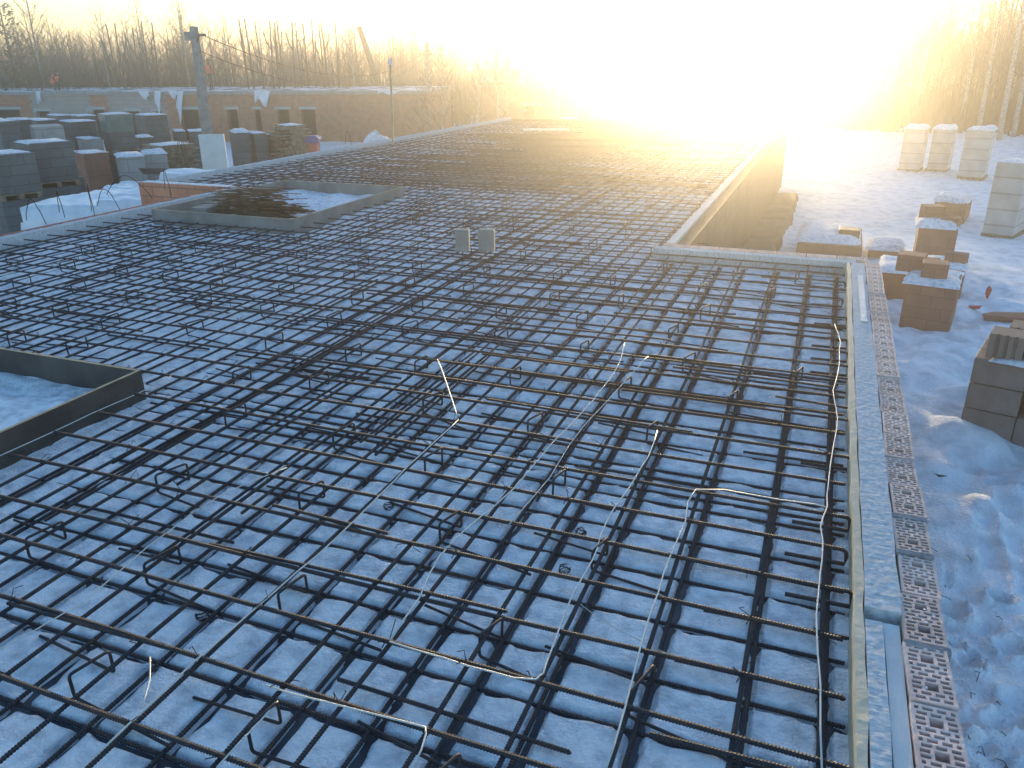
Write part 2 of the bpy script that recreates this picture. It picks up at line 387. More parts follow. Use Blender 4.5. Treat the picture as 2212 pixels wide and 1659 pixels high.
while yy < 13.5:
    xx = XR - .35 - (.2 if row % 2 else 0)
    while xx > XL2 + .4:
        x = xx + ru(-.07, .07); y = yy + ru(-.07, .07)
        xx -= .62
        if x > -.25 and rnd() < .7: continue
        if not inside(x, y + .2) or not inside(x - .4, y) or inbox(x, y, .3) or k >= 290: continue
        o = chairs[k] if k < 6 else chairs[k % 6].copy()
        if k >= 6: COL.objects.link(o)
        o.location = (x, y, -.070); o.rotation_euler = (ru(-.04, .04), ru(-.04, .04), ru(-.22, .10))
        tag(o, 'bent steel chair of thin bar holding the upper mat off the lower', 'rebar chair', 'bent bar chairs between the two mats'); k += 1
    yy += .56 if yy < 6 else .66; row += 1
# tie wire knots
tw = MB(); random.seed(55)
for a in AX:
    for b in BY:
        if b > 8 or a < -6.5 or not inside(a, b) or inbox(a, b, .05) or rnd() < .45: continue
        for q in range(2):
            p = Vector((a + ru(-.01, .01), b + ru(-.01, .01), .012)); t = ru(0, 6.28); L = ru(.018, .05)
            p2 = p + Vector((math.cos(t), math.sin(t), ru(.1, .9))) * L; p3 = p2 + Vector((ru(-1, 1), ru(-1, 1), ru(-1, .3))) * L * .6
            tw.tube([p, p2, p3], .0016, 3)
        if rnd() < .5: tw.tube([(a - .012, b - .012, -.012), (a, b, .014), (a + .012, b + .012, -.012)], .0022, 3)
tag(tw.build('tie_wire', M['tie']), 'fine twisted tie wire at the bar crossings', 'tie wire', kind='stuff')
# heating cables
def cable(pts, label, r=.0030, z=.014, dens=9, wob=.008, nm='heating_cable'):
    P = [at(p[0], p[1], p[2] if len(p) > 2 else z) for p in pts]; out = []
    for i in range(len(P) - 1):
        a = P[max(i-1, 0)]; b = P[i]; c = P[i+1]; d = P[min(i+2, len(P)-1)]
        n = max(2, int((c - b).length * dens))
        for q in range(n):
            t = q / n
            v = .5 * ((2*b) + (-a + c) * t + (2*a - 5*b + 4*c - d) * t*t + (-a + 3*b - 3*c + d) * t**3)
            out.append(v + Vector((nz(v.x*7, v.y*7, i)*wob, nz(v.y*7, v.x*7, i)*wob, abs(nz(v.x*3, v.y*3, 2)) * .006)))
    out.append(P[-1])
    o = MB().tube(out, r, 5).build(nm, M['cable'], smooth=True)
    return tag(o, label, 'cable', 'thin white heating cables tied along the mats')
random.seed(66)
cable([(1776,1659),(1775,1480),(1762,1330),(1778,1210),(1776,1140),(1787,1095),(1796,985),(1808,905),(1800,845),(1812,790),(1815,740),(1803,700)], 'thin white cable wavering along the last bar beside the right hand wall', wob=.012)
cable([(1311,1659),(1384,1400),(1419,1280),(1446,1202),(1481,1125),(1502,1057),(1640,1072),(1720,1085),(1787,1096)], 'white cable running up the second bar and turning crosswise to the wall')
cable([(574,1483),(700,1515),(820,1545),(905,1568),(918,1585),(890,1659)], 'white cable crossing near the bottom edge and dropping out of view')
cable([(840,1385),(960,1425),(1060,1452),(1155,1468),(1180,1430),(1215,1340),(1260,1240),(1290,1185),(1310,1130),(1350,1065),(1400,985),(1420,930)], 'white cable making a square corner then following a bar towards the sun')
cable([(842,1382),(905,1290),(950,1200),(1035,1120),(1110,1055),(1190,960),(1250,900),(1330,800),(1350,740)], 'white cable slanting up the middle of the mats')
cable([(180,1659),(420,1430),(640,1240),(760,1130),(880,1010),(990,907)], 'white cable lying straight along a bar from the lower left')
cable([(990,907,.012),(965,830,.03),(945,776,.05)], 'short straight white cable end lifting off the bar', wob=.001, r=.0036)
cable([(0,1405),(180,1300),(320,1180),(470,1075),(620,1010)], 'thin pale cable slanting across the left of the mats', r=.0022)
cable([(1100,1135),(1190,1030),(1230,960),(1300,880),(1400,770)], 'thin pale cable twisting between two bars in the middle', r=.0022)
cable([(470,1659),(560,1560),(600,1515)], 'short pale cable near the bottom edge', r=.0026)
cable([(325,1420),(322,1470),(305,1530)], 'short loose white wire hanging from a crossing', r=.0026)
cable([(-40,1008,.009),(0,985,.009),(90,945,.003),(200,893,.002),(300,850,-.009),(370,812,.02)], 'thin white cable slung along the near formwork box', r=.0028, wob=.002)
cable([(1180,1235),(1235,1290),(1330,1360),(1480,1430)], 'fine pale thread sagging under the bars', r=.0016, z=-.04)
# two dark ferrous blobs / spacers on lower mat
for i, (px, py) in enumerate(((437,1332),(1220,1230),(1255,1150),(840,1095))):
    p = at(px, py, -.07); mb = MB()
    for q in range(9):
        a = ru(0, 6.28); mb.tube([p + Vector((math.cos(a + t) * .022, math.sin(a + t) * .022, ru(-.01, .015))) for t in (0, .8, 1.6, 2.4, 3.2)], .0016, 3)
    tag(mb.build('wire_tangle', M['tie']), 'small dark tangle of tie wire on the lower mat', 'wire tangle', 'little wire tangles on the mats')

# ------------------------------------------------------------------ formwork boxes around the openings
def open_box(b, m, mt, label, h=.10, th=.018):
    x0, x1, y0, y1 = b
    root = empty('formwork_box', ((x0+x1)/2, (y0+y1)/2, ZB), label=label, cat='formwork box'); cx, cy = (x0+x1)/2, (y0+y1)/2
    z1 = h - ZB
    for (a, c, d, e) in ((x0-cx, x1-cx, y1-cy-th, y1-cy), (x0-cx, x1-cx, y0-cy, y0-cy+th), (x0-cx, x0-cx+th, y0-cy+th, y1-cy-th), (x1-cx-th, x1-cx, y0-cy+th, y1-cy-th)):
        s = MB().box(a, c, d, e, 0, z1 - .003).build('side_board', m, root)
        MB().box(a + .001, c - .001, d + .001, e - .001, z1 - .003, z1).build('top_edge', mt, s)
    return root
open_box(BOX1, M['ply_box'], M['wood'], 'dark plywood formwork box with snow inside at the left edge')
open_box(BOX2, M['ply_grey'], M['wood'], 'grey formwork box holding a heap of loose bars, farther back')
# heap of loose bars in the far box
random.seed(8)
root = empty('bar_bundle', (-6.55, 7.95, -.08), label='untidy heap of short rusty bars inside the far formwork box', cat='bar bundle')
hb = MB()
for i in range(190):
    a = ru(-.25, .35) - .2; L = ru(.6, .85); q = Vector((ru(-.1, .35), ru(-.36, .36), 0)); q.z = .02 + max(0, .42 - abs(q.y) * 1.0) * rnd()
    d = Vector((math.cos(a), math.sin(a), ru(-.04, .10))); hb.tube([q - d * L * .6, q + d * L * .6], .006, 4)
hb.build('bars', mat('rusty_offcuts', (.05,.035,.025), (.16,.10,.06), rough=.8, scale=9), root)
kx = MB().box(-.52, -.3, -.32, .1, 0, .16).build('offcut_block', M['ply_grey'], root)

# ------------------------------------------------------------------ right hand wall top
inner = MB(); ysn = np.arange(.8, YC, .09)
for i, y in enumerate(ysn): pass
def strip(name, x0, x1, y0, y1, z0, z1, m, label, cat, amp=.004, nx=6, step=.05, rough_amp=.002, gr=None):
    xs_ = np.linspace(x0, x1, nx); ny = max(3, int((y1 - y0) / step)); ys_ = np.linspace(y0, y1, ny); V = []; F = []
    for y in ys_:
        e0 = amp * nz(y * 4, x0 * 9, 1); e1 = amp * nz(y * 5, x1 * 9, 2)
        row = [(x0 + e0, y, z0)] + [(x + (e0 if i == 0 else e1 if i == nx - 1 else 0), y, z1 + rough_amp * nz(x * 60, y * 35, 2) + rough_amp * .6 * nz(x * 15, y * 90, 5)) for i, x in enumerate(xs_)] + [(x1 + e1, y, z0)]
        V += row
    k_ = nx + 2
    for j in range(ny - 1):
        for i in range(k_ - 1): a = j * k_ + i; F.append((a, a + 1, a + 1 + k_, a + k_))
    nV = len(V); mb = MB(); mb.v = V; mb.f = [tuple(f) for f in F] + [tuple(range(k_ - 1, -1, -1))[::-1], tuple(range((ny - 1) * k_, ny * k_))]
    o = mb.build(name, m); return tag(o, label, cat, gr)
strip('edge_board', .268, .296, .8, YC - .02, -.12, .050, M['board'], 'beige edge board standing against the bar ends along the right wall', 'edge board', amp=.008, nx=2)
strip('foam_block', .299, .408, 2.38, YC - .02, -.12, .054, M['foam'], 'long frosted foam strip with scratched top between edge board and bricks', 'foam strip', amp=.005, nx=14, step=.014, rough_amp=.0022)
strip('foam_block', .299, .350, .8, 2.32, -.12, .050, M['foam'], 'nearest narrow frosted foam strip with rough top beside the edge board', 'foam strip', amp=.003, nx=8, step=.014, rough_amp=.0022)
strip('foam_board', .355, .402, .8, 2.34, -.12, .034, M['foam_smooth'], 'smooth lower foam strip beside the nearest hollow bricks', 'foam strip', amp=.002)
strip('foam_offcut', .345, .385, 5.6, 6.9, .058, .064, M['foam_smooth'], 'thin pale offcut lying on the long foam strip', 'offcut')
# hollow bricks
def holed_brick():
    W, Ln, Z = .120, .248, .138; rows = []
    y = .010; ph = .0125; gap = .0072; i = 0
    while y + ph < Ln - .006:
        rows.append((y, y + ph, i)); y += ph + gap; i += 1
    n = len(rows); holes = []
    sq = {2: 0, 3: 0, n - 4: 1, n - 3: 1}
    for (a, b, i) in rows:
        if i in sq:
            holes += [(.009, .034, a, b), (.088, .111, a, b)]
        elif i % 2: holes += [(.010, .020, a, b), (.030, .056, a, b), (.066, .090, a, b), (.100, .111, a, b)]
        else: holes += [(.014, .040, a, b), (.049, .075, a, b), (.085, .108, a, b)]
    holes += [(.043, .078, rows[2][0], rows[3][1]), (.043, .078, rows[n-4][0], rows[n-3][1])]
    xs_ = sorted({0, W} | {h[0] for h in holes} | {h[1] for h in holes}); ys_ = sorted({0, Ln} | {h[2] for h in holes} | {h[3] for h in holes})
    mb = MB(); idx = {}
    def vid(x, y, z):
        kk = (round(x, 5), round(y, 5), round(z, 5))
        if kk not in idx: idx[kk] = len(mb.v); mb.v.append(kk)
        return idx[kk]
    hole = lambda cx, cy: any(h[0] < cx < h[1] and h[2] < cy < h[3] for h in holes)
    D = Z - .07
    for i in range(len(xs_) - 1):
        for j in range(len(ys_) - 1):
            x0, x1, y0, y1 = xs_[i], xs_[i+1], ys_[j], ys_[j+1]; cx, cy = (x0+x1)/2, (y0+y1)/2
            z = D if hole(cx, cy) else Z
            mb.f.append((vid(x0,y0,z), vid(x1,y0,z), vid(x1,y1,z), vid(x0,y1,z)))
            if z == D:
                for (ax, ay, bx, by, ox, oy) in ((x0,y0,x1,y0,cx,y0-.0005),(x1,y0,x1,y1,x1+.0005,cy),(x1,y1,x0,y1,cx,y1+.0005),(x0,y1,x0,y0,x0-.0005,cy)):
                    if not hole(ox, oy): mb.f.append((vid(ax,ay,D), vid(bx,by,D), vid(bx,by,Z), vid(ax,ay,Z)))
    for (ax, ay, bx, by) in ((0,0,W,0),(W,0,W,Ln),(W,Ln,0,Ln),(0,Ln,0,0)):
        n0 = len(mb.v); mb.v += [(ax,ay,0),(bx,by,0),(bx,by,Z),(ax,ay,Z)]; mb.f.append((n0,n0+1,n0+2,n0+3))
    return mb
hb0 = holed_brick().build('hollow_brick', M['brick'])
BZ = -.086; ny = 0; y = .95; random.seed(12)
first = True
while y < 7.25:
    o = hb0 if first else hb0.copy()
    if not first: COL.objects.link(o)
    first = False
    o.location = (.412 + ru(-.004, .006), y, BZ + ru(-.003, .003)); o.rotation_euler = (ru(-.01, .01), ru(-.01, .01), ru(-.025, .025))
    tag(o, 'red hollow brick with slots and two square holes capping the right wall', 'brick', 'hollow bricks laid end to end on the right wall')
    y += .2585 if rnd() < .7 else .266
mj = MB(); random.seed(13)
for y in (1.19, 2.235, 2.76, 3.02, 1.715):
    if 1: mj.v = []; mj.f = []
    V = []
    nseg = 10
    for i in range(nseg + 1):
        xx = .409 + .125 * i / nseg
        V.append((xx, ru(.006, .02), ru(.007, .02)))
    top = .0545
    mj.v = [(v[0], y - v[1], top) for v in V] + [(v[0], y + v[2], top + .002) for v in V] + [(v[0], y - v[1], top - .06) for v in V] + [(v[0], y + v[2], top - .06) for v in V]
    q = nseg + 1
    for i in range(nseg):
        mj.f += [(i, i+1, q+i+1, q+i), (2*q+i, 2*q+i+1, i+1, i), (q+i, q+i+1, 3*q+i+1, 3*q+i)]
    tag(mj.build('mortar_smear', M['mortar']), 'dark mortar smeared over a joint of the hollow bricks', 'mortar', 'mortar smears on the hollow bricks')
sp_ = MB(); random.seed(14)
for i in range(60):
    x = .412 + ru(.01, .11); y = ru(1.0, 7.2); r = ru(.002, .0055); n0 = len(sp_.v); q = 6
    sp_.v += [(x + math.cos(a) * r * ru(.7, 1.2), y + math.sin(a) * r * ru(.7, 1.6), .0535) for a in np.linspace(0, 5.3, q)] + [(x, y, .0555)]
    sp_.f += [(n0 + j, n0 + (j + 1) % q, n0 + q) for j in range(q)]
tag(sp_.build('frost_crumbs', M['snow']), 'crumbs of frost and snow on top of the hollow bricks', 'snow crumbs', kind='stuff')
# cross wall
o = strip('foam_block', -.05, .05, -.9, .87, -.12, .050, M['foam'], 'frosted foam strip across the far end of the near bay', 'foam strip', nx=8, step=.03, rough_amp=.004)
o.rotation_euler = (0, 0, -math.pi/2); o.location = (-.53, 7.45, 0)
x = -1.36; 
while x < .34:
    o = hb0.copy(); COL.objects.link(o); o.rotation_euler = (0, 0, -math.pi/2 + ru(-.01, .01)); o.location = (x, 7.63, BZ)
    tag(o, 'red hollow brick in the row capping the cross wall', 'brick', 'hollow bricks laid on the cross wall'); x += .2585
# edge beyond the cross wall
strip('foam_block', XR2 + .002, XR2 + .085, 7.66, YF, -.12, .050, M['foam'], 'frosted foam strip along the far edge of the slab towards the sun', 'foam strip', nx=6, step=.06)
# walls of the building below
wb = MB().box(.4125, .5300, .2, 7.63, -3.2, BZ - .002); tag(wb.build('brick_wall', M['redwall']), 'red block wall under the hollow bricks on the right', 'wall')
wb = MB().box(-1.27, .41, 7.505, 7.62, -3.2, BZ - .002); tag(wb.build('brick_wall', M['redwall']), 'red block wall under the cross row of bricks', 'wall')
wb = MB().box(XR2 + .09, XR2 + .21, 7.65, YF, -3.2, .02); tag(wb.build('brick_wall', brickmat('shade_darkened_brick', (.15,.09,.06), (.12,.07,.05), (.09,.06,.05), .25, .15, .008)), 'long block wall coloured dark as shade under the far slab edge', 'wall')  # red wall given a darker brick colour to read as a shaded void
wb = MB().box(XL2 - .3, XR2 + .21, YF + .01, YF + .25, -3.2, .03); tag(wb.build('brick_wall', M['redwall']), 'red block wall closing the far end of the slab', 'wall')
# left walls
strip('foam_block', XL - .10, XL, .8, 9.45, -.12, .055, M['foam'], 'snowy foam strip along the left edge of the near slab', 'foam strip', amp=.02, nx=6, step=.05, rough_amp=.01)
wb = MB().box(XL - .26, XL - .104, .8, 9.24, -3.2, .040); tag(wb.build('brick_wall', mat('dark_red_brick', (.20,.06,.045), (.28,.09,.07), rough=.9, scale=6, bump=.3)), 'dark red brick wall outside the left edge foam', 'wall')
wb = MB().box(XL2 - .25, XL - .345, 9.25, 9.42, -3.2, .05); tag(wb.build('brick_wall', M['redwall_bright']), 'orange red block wall face of the bay at the left', 'wall')
wb = MB().box(XL2 - .25, XL2 - .105, 9.425, YF, -3.2, .0); tag(wb.build('brick_wall', M['redwall']), 'red block wall under the far left slab edge', 'wall')
strip('foam_block', XL2 - .102, XL2, 9.43, YF, -.12, .06, M['foam'], 'snowy foam strip along the far left slab edge', 'foam strip', amp=.015, nx=6, step=.06, rough_amp=.012)
strip('snow', XL2 - .22, XL - .02, 9.27, 9.41, .052, .062, M['snow'], None, None)['kind'] = 'structure'

# pit beside the far edge
g = grid('pit_floor', np.linspace(XR2 + .2, .2, 34), np.linspace(7.64, 22, 90), lambda x, y: -1.06 - .6 * sstep(-.62, -.50, x + .10 * nz(y * 1.3, 4)) - .035 * max(0, y - 8) + .03 * fbm(x, y, 2, 2) + .02, mat('bare_wet_earth', (.05,.04,.03), (.11,.09,.07), rough=.8, scale=2, bump=.6))
g.name = 'bare_earth'; tag(g, kind='structure')

# two pale blocks standing on the mats, planks
random.seed(9)
for i, (px, wd, lb) in enumerate(((1000, .13, 'pale foam block standing on the bars, left of the two'), (1052, .15, 'pale foam block standing on the bars, right of the two'))):
    p = at(px, 545, 0); b_ = MB().box(-wd/2, wd/2, -.05, .05, 0.0, .21).build('foam_cube', M['concrete']); b_.location = (p.x, p.y, .013); b_.rotation_euler = (0, 0, ru(-.2, .2) + .3); tag(b_, lb, 'foam block')
    bv = b_.modifiers.new('b', 'BEVEL'); bv.width = .006
pl = MB().box(-.6, .6, -.12, .12, 0, .03).build('plank', M['foam_smooth']); pl.location = (-6.8, 20.1, .03); pl.rotation_euler = (0, 0, .3); tag(pl, 'single pale board lying on the far bars', 'board')
p = at(466, 363, .05); pn = MB().box(-.2, .2, -.03, .03, 0, .56).build('foam_sheet', M['foam_smooth']); pn.location = (p.x, p.y, .03); pn.rotation_euler = (-.03, 0, .62); tag(pn, 'pale foam panel standing upright on the left slab edge', 'foam panel')
# starter wires arching at the left wall
random.seed(15)
for i, (px, py, L, h) in enumerate(((330,430,.7,.30),(370,425,.4,.35),(260,455,.35,.25),(140,470,.2,.3),(100,485,.25,.28),(205,470,.2,.38),(400,350,.15,.35),(405,340,.12,.3),(640,335,.2,.2),(760,315,.15,.3))):
    p = at(px, py, .02); a = ru(2.2, 3.6); pts = [p + Vector((math.cos(a) * L * t + .02*nz(t*5,i), math.sin(a) * L * t * .5, h * math.sin(3.0 * t))) for t in np.linspace(0, 1, 12)]
    tag(MB().tube(pts, .0045, 5).build('bent_wire', M['tie'], smooth=True), 'thin bent wire arching up from the left slab edge', 'wire', 'bent wires along the left slab edge')

# ------------------------------------------------------------------ stacks
def lump(name, w_, d_, z, h, m, parent, n=12, seed=0, flat=.6, over=.03):
    xs_ = np.linspace(-w_/2 - over, w_/2 + over, n); ys_ = np.linspace(-d_/2 - over, d_/2 + over, n); V = []
    for j, y in enumerate(ys_):
        for i, x in enumerate(xs_):
            e = min(1, 3.2 * min(1 - abs(x) / (w_/2 + over), 1 - abs(y) / (d_/2 + over)))
            V.append((x + .02 * nz(y*4, seed), y + .02 * nz(x*4, seed + 3), z + h * (e ** flat) * (.8 + .5 * nz(x*2.5, y*2.5, seed)) - .01))
    F = [(j*n+i, j*n+i+1, (j+1)*n+i+1, (j+1)*n+i) for j in range(n-1) for i in range(n-1)]
    return mesh_np(name, V, F, m, parent)
seedc = [0]
def stack(x, y, w_, d_, h, rz, m, label, cat='block stack', tiers=1, snow=.05, name='block_stack', group=None, z0=None, pallet=True, bandc=None, dome=False):
    seedc[0] += 1; s = seedc[0]
    z = (gz(x, y) - .06) if z0 is None else z0
    root = empty(name, (x, y, z), rz, label, cat, group); th = h / tiers; zz = 0
    for t in range(tiers):
        ph = .12 if pallet else 0
        if pallet:
            pm = MB()
            for q in (-1, 0, 1): pm.box(q * (w_/2 - .06) - .05, q * (w_/2 - .06) + .05, -d_/2, d_/2, zz, zz + .095)
            pm.box(-w_/2, w_/2, -d_/2, d_/2, zz + .095, zz + ph); pm.build('pallet', M['pallet'], root)
        jx, jy = ru(-.03, .03), ru(-.03, .03)
        nb = 6; V = []; mb = MB()
        o = MB().box(-w_/2 + .02 + jx, w_/2 - .02 + jx, -d_/2 + .02 + jy, d_/2 - .02 + jy, zz + ph + .001, zz + th - .004).build('blocks', m, root)
        b_ = o.modifiers.new('b', 'BEVEL'); b_.width = .02; b_.segments = 2
        zz += th
    if snow: lump('snow_cap', w_ * .96, d_ * .96, zz - .008, snow, M['snow'], root, seed=s, flat=.35 if dome else .6, over=.02)
    if bandc: 
        for q in (-.25, .25): MB().box(q*w_-.01, q*w_+.01, -d_/2-.02, d_/2+.02, .1, zz+.004).build('strap', bandc, root)
    return root
def stk(xl, xr, ytop, d, label, m='grey_stack', tiers=1, rz=.35, dep=1.0, **kw):
    a = atd(xl, ytop, d); b = atd(xr, ytop, d); c = (a + b) / 2; wdt = (b - a).length * .82
    away = Vector((c.x, c.y, 0)).normalized(); c2 = c + away * dep * .5
    g0 = gz(c2.x, c2.y) - .06; face = math.atan2(away.y, away.x) - math.pi/2
    if 'z0' in kw: g0 = kw['z0']
    return stack(c2.x, c2.y, max(.3, wdt), dep, c.z - g0, face + rz, M[m] if isinstance(m, str) else m, label, tiers=tiers, **kw)
random.seed(17)
stk(-60, 68, 333, 19.5, 'two tier dark grey block stack at the very left edge', tiers=2)
stk(28, 155, 308, 21, 'large two tier dark grey block stack with a snowy top, second from left', tiers=2, rz=.3)
stk(128, 178, 384, 21.5, 'low grey block stack leaning out beside the large two tier stack', rz=.3, snow=0)
stk(-30, 30, 262, 25, 'grey block stack half hidden at the left edge behind the front stacks', tiers=2)
stk(55, 140, 273, 25.0, 'pallet of pale boards wrapped in white film between dark stacks', m='light_stack', tiers=1, rz=.1, snow=0)
stk(20, 62, 258, 27, 'narrow grey block stack behind the film wrapped one', tiers=2)
stk(60, 118, 259, 29, 'grey block stack with thin snow, behind the film wrapped pallet', tiers=2)
stk(128, 205, 262, 28.5, 'green grey block stack right of the film wrapped pallet', tiers=2)
stk(105, 150, 249, 33, 'far grey block stack in front of the second window', tiers=2)
stk(150, 205, 250, 34, 'far grey block stack just right of the second window', tiers=2)
gsk = stk(212, 288, 247, 27.5, 'tall two tier block stack with green film standing apart', tiers=2, rz=.2)
stk(292, 360, 248, 31, 'two tier grey block stack right of the tall green one', tiers=2)
stk(288, 330, 296, 29, 'low grey pallet stack under the wider two tier one', rz=.2)
stk(170, 212, 300, 27, 'low snow topped pack beside the tall stack', m='light_stack')
stk(158, 232, 330, 23.5, 'low pallet of orange red bricks on the snow', m='redbrick_pallet', snow=.03, tiers=1, rz=.25)
stk(242, 315, 338, 23, 'low pack of pale insulation boards with torn film', m='light_stack', rz=.1, snow=.07, pallet=False)
stk(300, 365, 332, 24.5, 'low pack of pale insulation boards with deep snow on top', m='light_stack', rz=.1, snow=.09, pallet=False)
stk(372, 400, 283, 31, 'small grey stack left of the leaning pole pair', rz=.1)
stk(402, 446, 283, 30.5, 'grey block stack touching the utility pole', rz=.1)
stk(496, 540, 286, 30, 'grey block stack with a lumpy snow cap right of the pole', rz=.2, snow=.10)
stk(536, 572, 288, 30, 'grey block stack in the middle of the row of three', rz=.2)
stk(570, 602, 290, 30.5, 'grey block stack, third of the row beside the plank pile', rz=.2, snow=.02)
_b = [c for c in gsk.children if c.name.startswith('blocks')][-1]; _v = [Vector(v) for v in _b.bound_box]; _x = [v.x for v in _v]; _y = [v.y for v in _v]; _z = [v.z for v in _v]
MB().box(min(_x) - .012, max(_x) + .012, min(_y) - .012, max(_y) + .012, max(_z) - .5, max(_z) + .004).build('film', M['green_film'], gsk)
# plank piles
def plank_pile(px, py, d, wdt, h, label, rz=.4):
    c = atd(px, py, d); g0 = gz(c.x, c.y) - .05; root = empty('plank_pile', (c.x, c.y, g0), math.atan2(c.y, c.x) - math.pi/2 + rz, label, 'plank pile'); z = 0; mb = MB()
    while z < h:
        t = ru(.03, .06); j = ru(-.25, .25); a = ru(-.08, .08)
        mb.box(-wdt/2 + j, wdt/2 + j * .6, -.5, -.05 + ru(-.1, .1), z, z + t * .8, Matrix.Rotation(a, 4, 'Z'))
        mb.box(-wdt/2 - j, wdt/2 - j * .6, 0.02, .5 + ru(-.1, .1), z, z + t * .8, Matrix.Rotation(-a, 4, 'Z')); z += t
    mb.build('planks', M['wood_old'], root); lump('snow_cap', wdt * .7, .8, z, .04, M['snow'], root, seed=4)
    return root
plank_pile(368, 330, 26, 1.2, 1.35, 'untidy pile of brown planks beside the insulation packs')
plank_pile(415, 352, 24, 1.1, .6, 'low heap of brown offcuts at the foot of the utility pole')
plank_pile(632, 320, 30, .85, 1.65, 'tall stack of weathered planks next to the red barrel')
# red barrel with blue cover
c = atd(668, 322, 30); z = gz(c.x, c.y)
root = empty('red_bin', (c.x, c.y, z + .12), .4, 'faded red bin with a blue cover on the snow', 'bin')
bn = MB().box(-.33, .33, -.3, .3, 0, 1.02).build('body', M['redpaint'], root); q = bn.modifiers.new('b', 'BEVEL'); q.width = .03
lump('cover', .80, .74, 1.03, .12, M['blue'], root, seed=5)
MB().box(-.40, .40, -.37, .37, .90, 1.04).build('cover_skirt', M['blue'], root)
# film covered packs just beyond the left wall
def filmpack(px, py, z, wdt, dep, h, rz, label):
    c = at(px, py, z); root = empty('film_pack', (c.x, c.y, z - h), rz, label, 'wrapped pack'); n = 22; V = []; F = []
    seed = px * .01
    for j in range(n):
        for i in range(n):
            u = (i / (n-1) - .5) * 2; v = (j / (n-1) - .5) * 2; e = max(abs(u), abs(v)); k_ = 1 + (0 if e < .85 else 0)
            zz = h * (1 if e < .8 else max(0.0, 1 - (e - .8) / .2)) + .05 * nz(u * 2.5 + seed, v * 2.5, 1) + .02 * nz(u * 8, v * 8 + seed, 2)
            s_ = min(1, .8 + (e - .8) * .35) / max(e, 1e-3) if e > .8 else 1
            V.append((u * s_ * wdt / 2 * 1.2, v * s_ * dep / 2 * 1.2, zz))
    F = [(j*n+i, j*n+i+1, (j+1)*n+i+1, (j+1)*n+i) for j in range(n-1) for i in range(n-1)]
    mesh_np('film', V, F, M['film'], root); MB().box(-wdt/2*.88, wdt/2*.88, -dep/2*.88, dep/2*.88, -.9, h - .08).build('contents', M['redbrick_pallet'], root)
    return root
filmpack(175, 432, -.55, 1.5, 1.3, .55, .3, 'large pack under crumpled white film just beyond the left wall')
filmpack(262, 412, -.60, 1.3, 1.1, .40, .2, 'snowy film pack behind the nearer white one')
filmpack(300, 425, -.45, 1.2, .8, .35, .5, 'long white film pack tucked against the bay wall')
filmpack(290, 398, -.9, 1.1, .8, .35, .2, 'low white film pack on the snow left of the bay wall')
c = at(350, 372, -.9); pb = MB().box(-.5, .5, -.2, .2, 0, .03).build('panel', M['ply_box']); pb.location = c; pb.rotation_euler = (-.45, .05, .5); tag(pb, 'dark board tilted on the snow behind the bay wall', 'board')
c = at(430, 362, -.3); filmpack(450, 368, -.1, 1.6, .7, .25, .62, 'pale crumpled sheet beside the upright foam panel')

# right side
random.seed(27)
RS = []
def rt(px0, px1, ytop, d, label, m='light_stack', **kw):
    if m == 'redbrick_pallet': kw['pallet'] = False
    RS.append(stk(px0, px1, ytop, d, label, m=m, **kw))
rt(1950, 2012, 278, 29, 'wrapped three tier pallet tower with a domed snow cap, leftmost of three', m='wrapped', tiers=1, snow=.14, rz=-.1, dome=True)
rt(2012, 2072, 279, 29.3, 'wrapped three tier pallet tower with a domed snow cap, middle of three', m='wrapped', tiers=1, snow=.14, rz=-.1, dome=True)
rt(2085, 2160, 281, 28, 'wrapped three tier pallet tower, rightmost of the three domed ones', m='wrapped', tiers=1, snow=.12, rz=-.1, dome=True)
rt(2155, 2250, 352, 18.6, 'tall wrapped pallet tower with torn film at the right edge', m='wrapped', tiers=1, snow=.04, rz=-.2)
rt(2012, 2105, 437, 20, 'single block pallet half sunk in snow near the right tower', m='redbrick_pallet', tiers=1, snow=.14, rz=-.1, dome=True)
rt(1965, 2078, 492, 13.6, 'broken brick pallet with drifted snow in the middle of the right yard', m='redbrick_pallet', snow=.12, rz=.05, dep=.9)
rt(1888, 1980, 588, 11.2, 'low brick pallet touching the hollow brick wall', m='redbrick_pallet', snow=.06, rz=.0, dep=1.0)
rt(1988, 2100, 582, 11.7, 'brick pallet behind the nearer orange one', m='redbrick_pallet', snow=.05, rz=.0, dep=.9)
rt(1940, 2090, 616, 9.9, 'orange brick pallet with snow in its top corners', m='redbrick_pallet', snow=.05, rz=-.05, dep=.9)
rt(1862, 1962, 540, 14.2, 'snow covered low pack behind the cross wall', m='redbrick_pallet', snow=.10, rz=0, dep=.9)
rt(1700, 1880, 527, 13.6, 'wide snow covered pack beyond the pit', m='redbrick_pallet', snow=.14, rz=0, dep=1.6)
tops = {}
def loose(root, dx, dy, label, s=(.25, .12, .138), rz=0.0, m='redbrick_pallet', lift=0.0):
    bpy.context.view_layer.update(); z = max(v[2] for ch in root.children if ch.name.startswith('blocks') for v in ch.bound_box)
    o = MB().box(-s[0]/2, s[0]/2, -s[1]/2, s[1]/2, 0, s[2]).build('loose_block', M[m]); o.location = root.matrix_world @ Vector((dx, dy, z + .002 + lift)); o.rotation_euler = (0, 0, root.rotation_euler.z + rz)
    b_ = o.modifiers.new('b', 'BEVEL'); b_.width = .006; return tag(o, label, 'block')
loose(RS[8], -.28, .20, 'loose orange block on the back left of the orange brick pallet', s=(.30,.25,.20))
loose(RS[8], .0, -.12, 'loose orange block near the middle of the orange brick pallet', s=(.27,.25,.2), rz=.1)
loose(RS[8], -.1, .25, 'orange block laid across the other two on the orange brick pallet', s=(.27,.25,.14), rz=.2, lift=.0)
loose(RS[10], .3, -.2, 'dark square box on the wide snowy pack', s=(.32,.3,.16), m='ply_box')
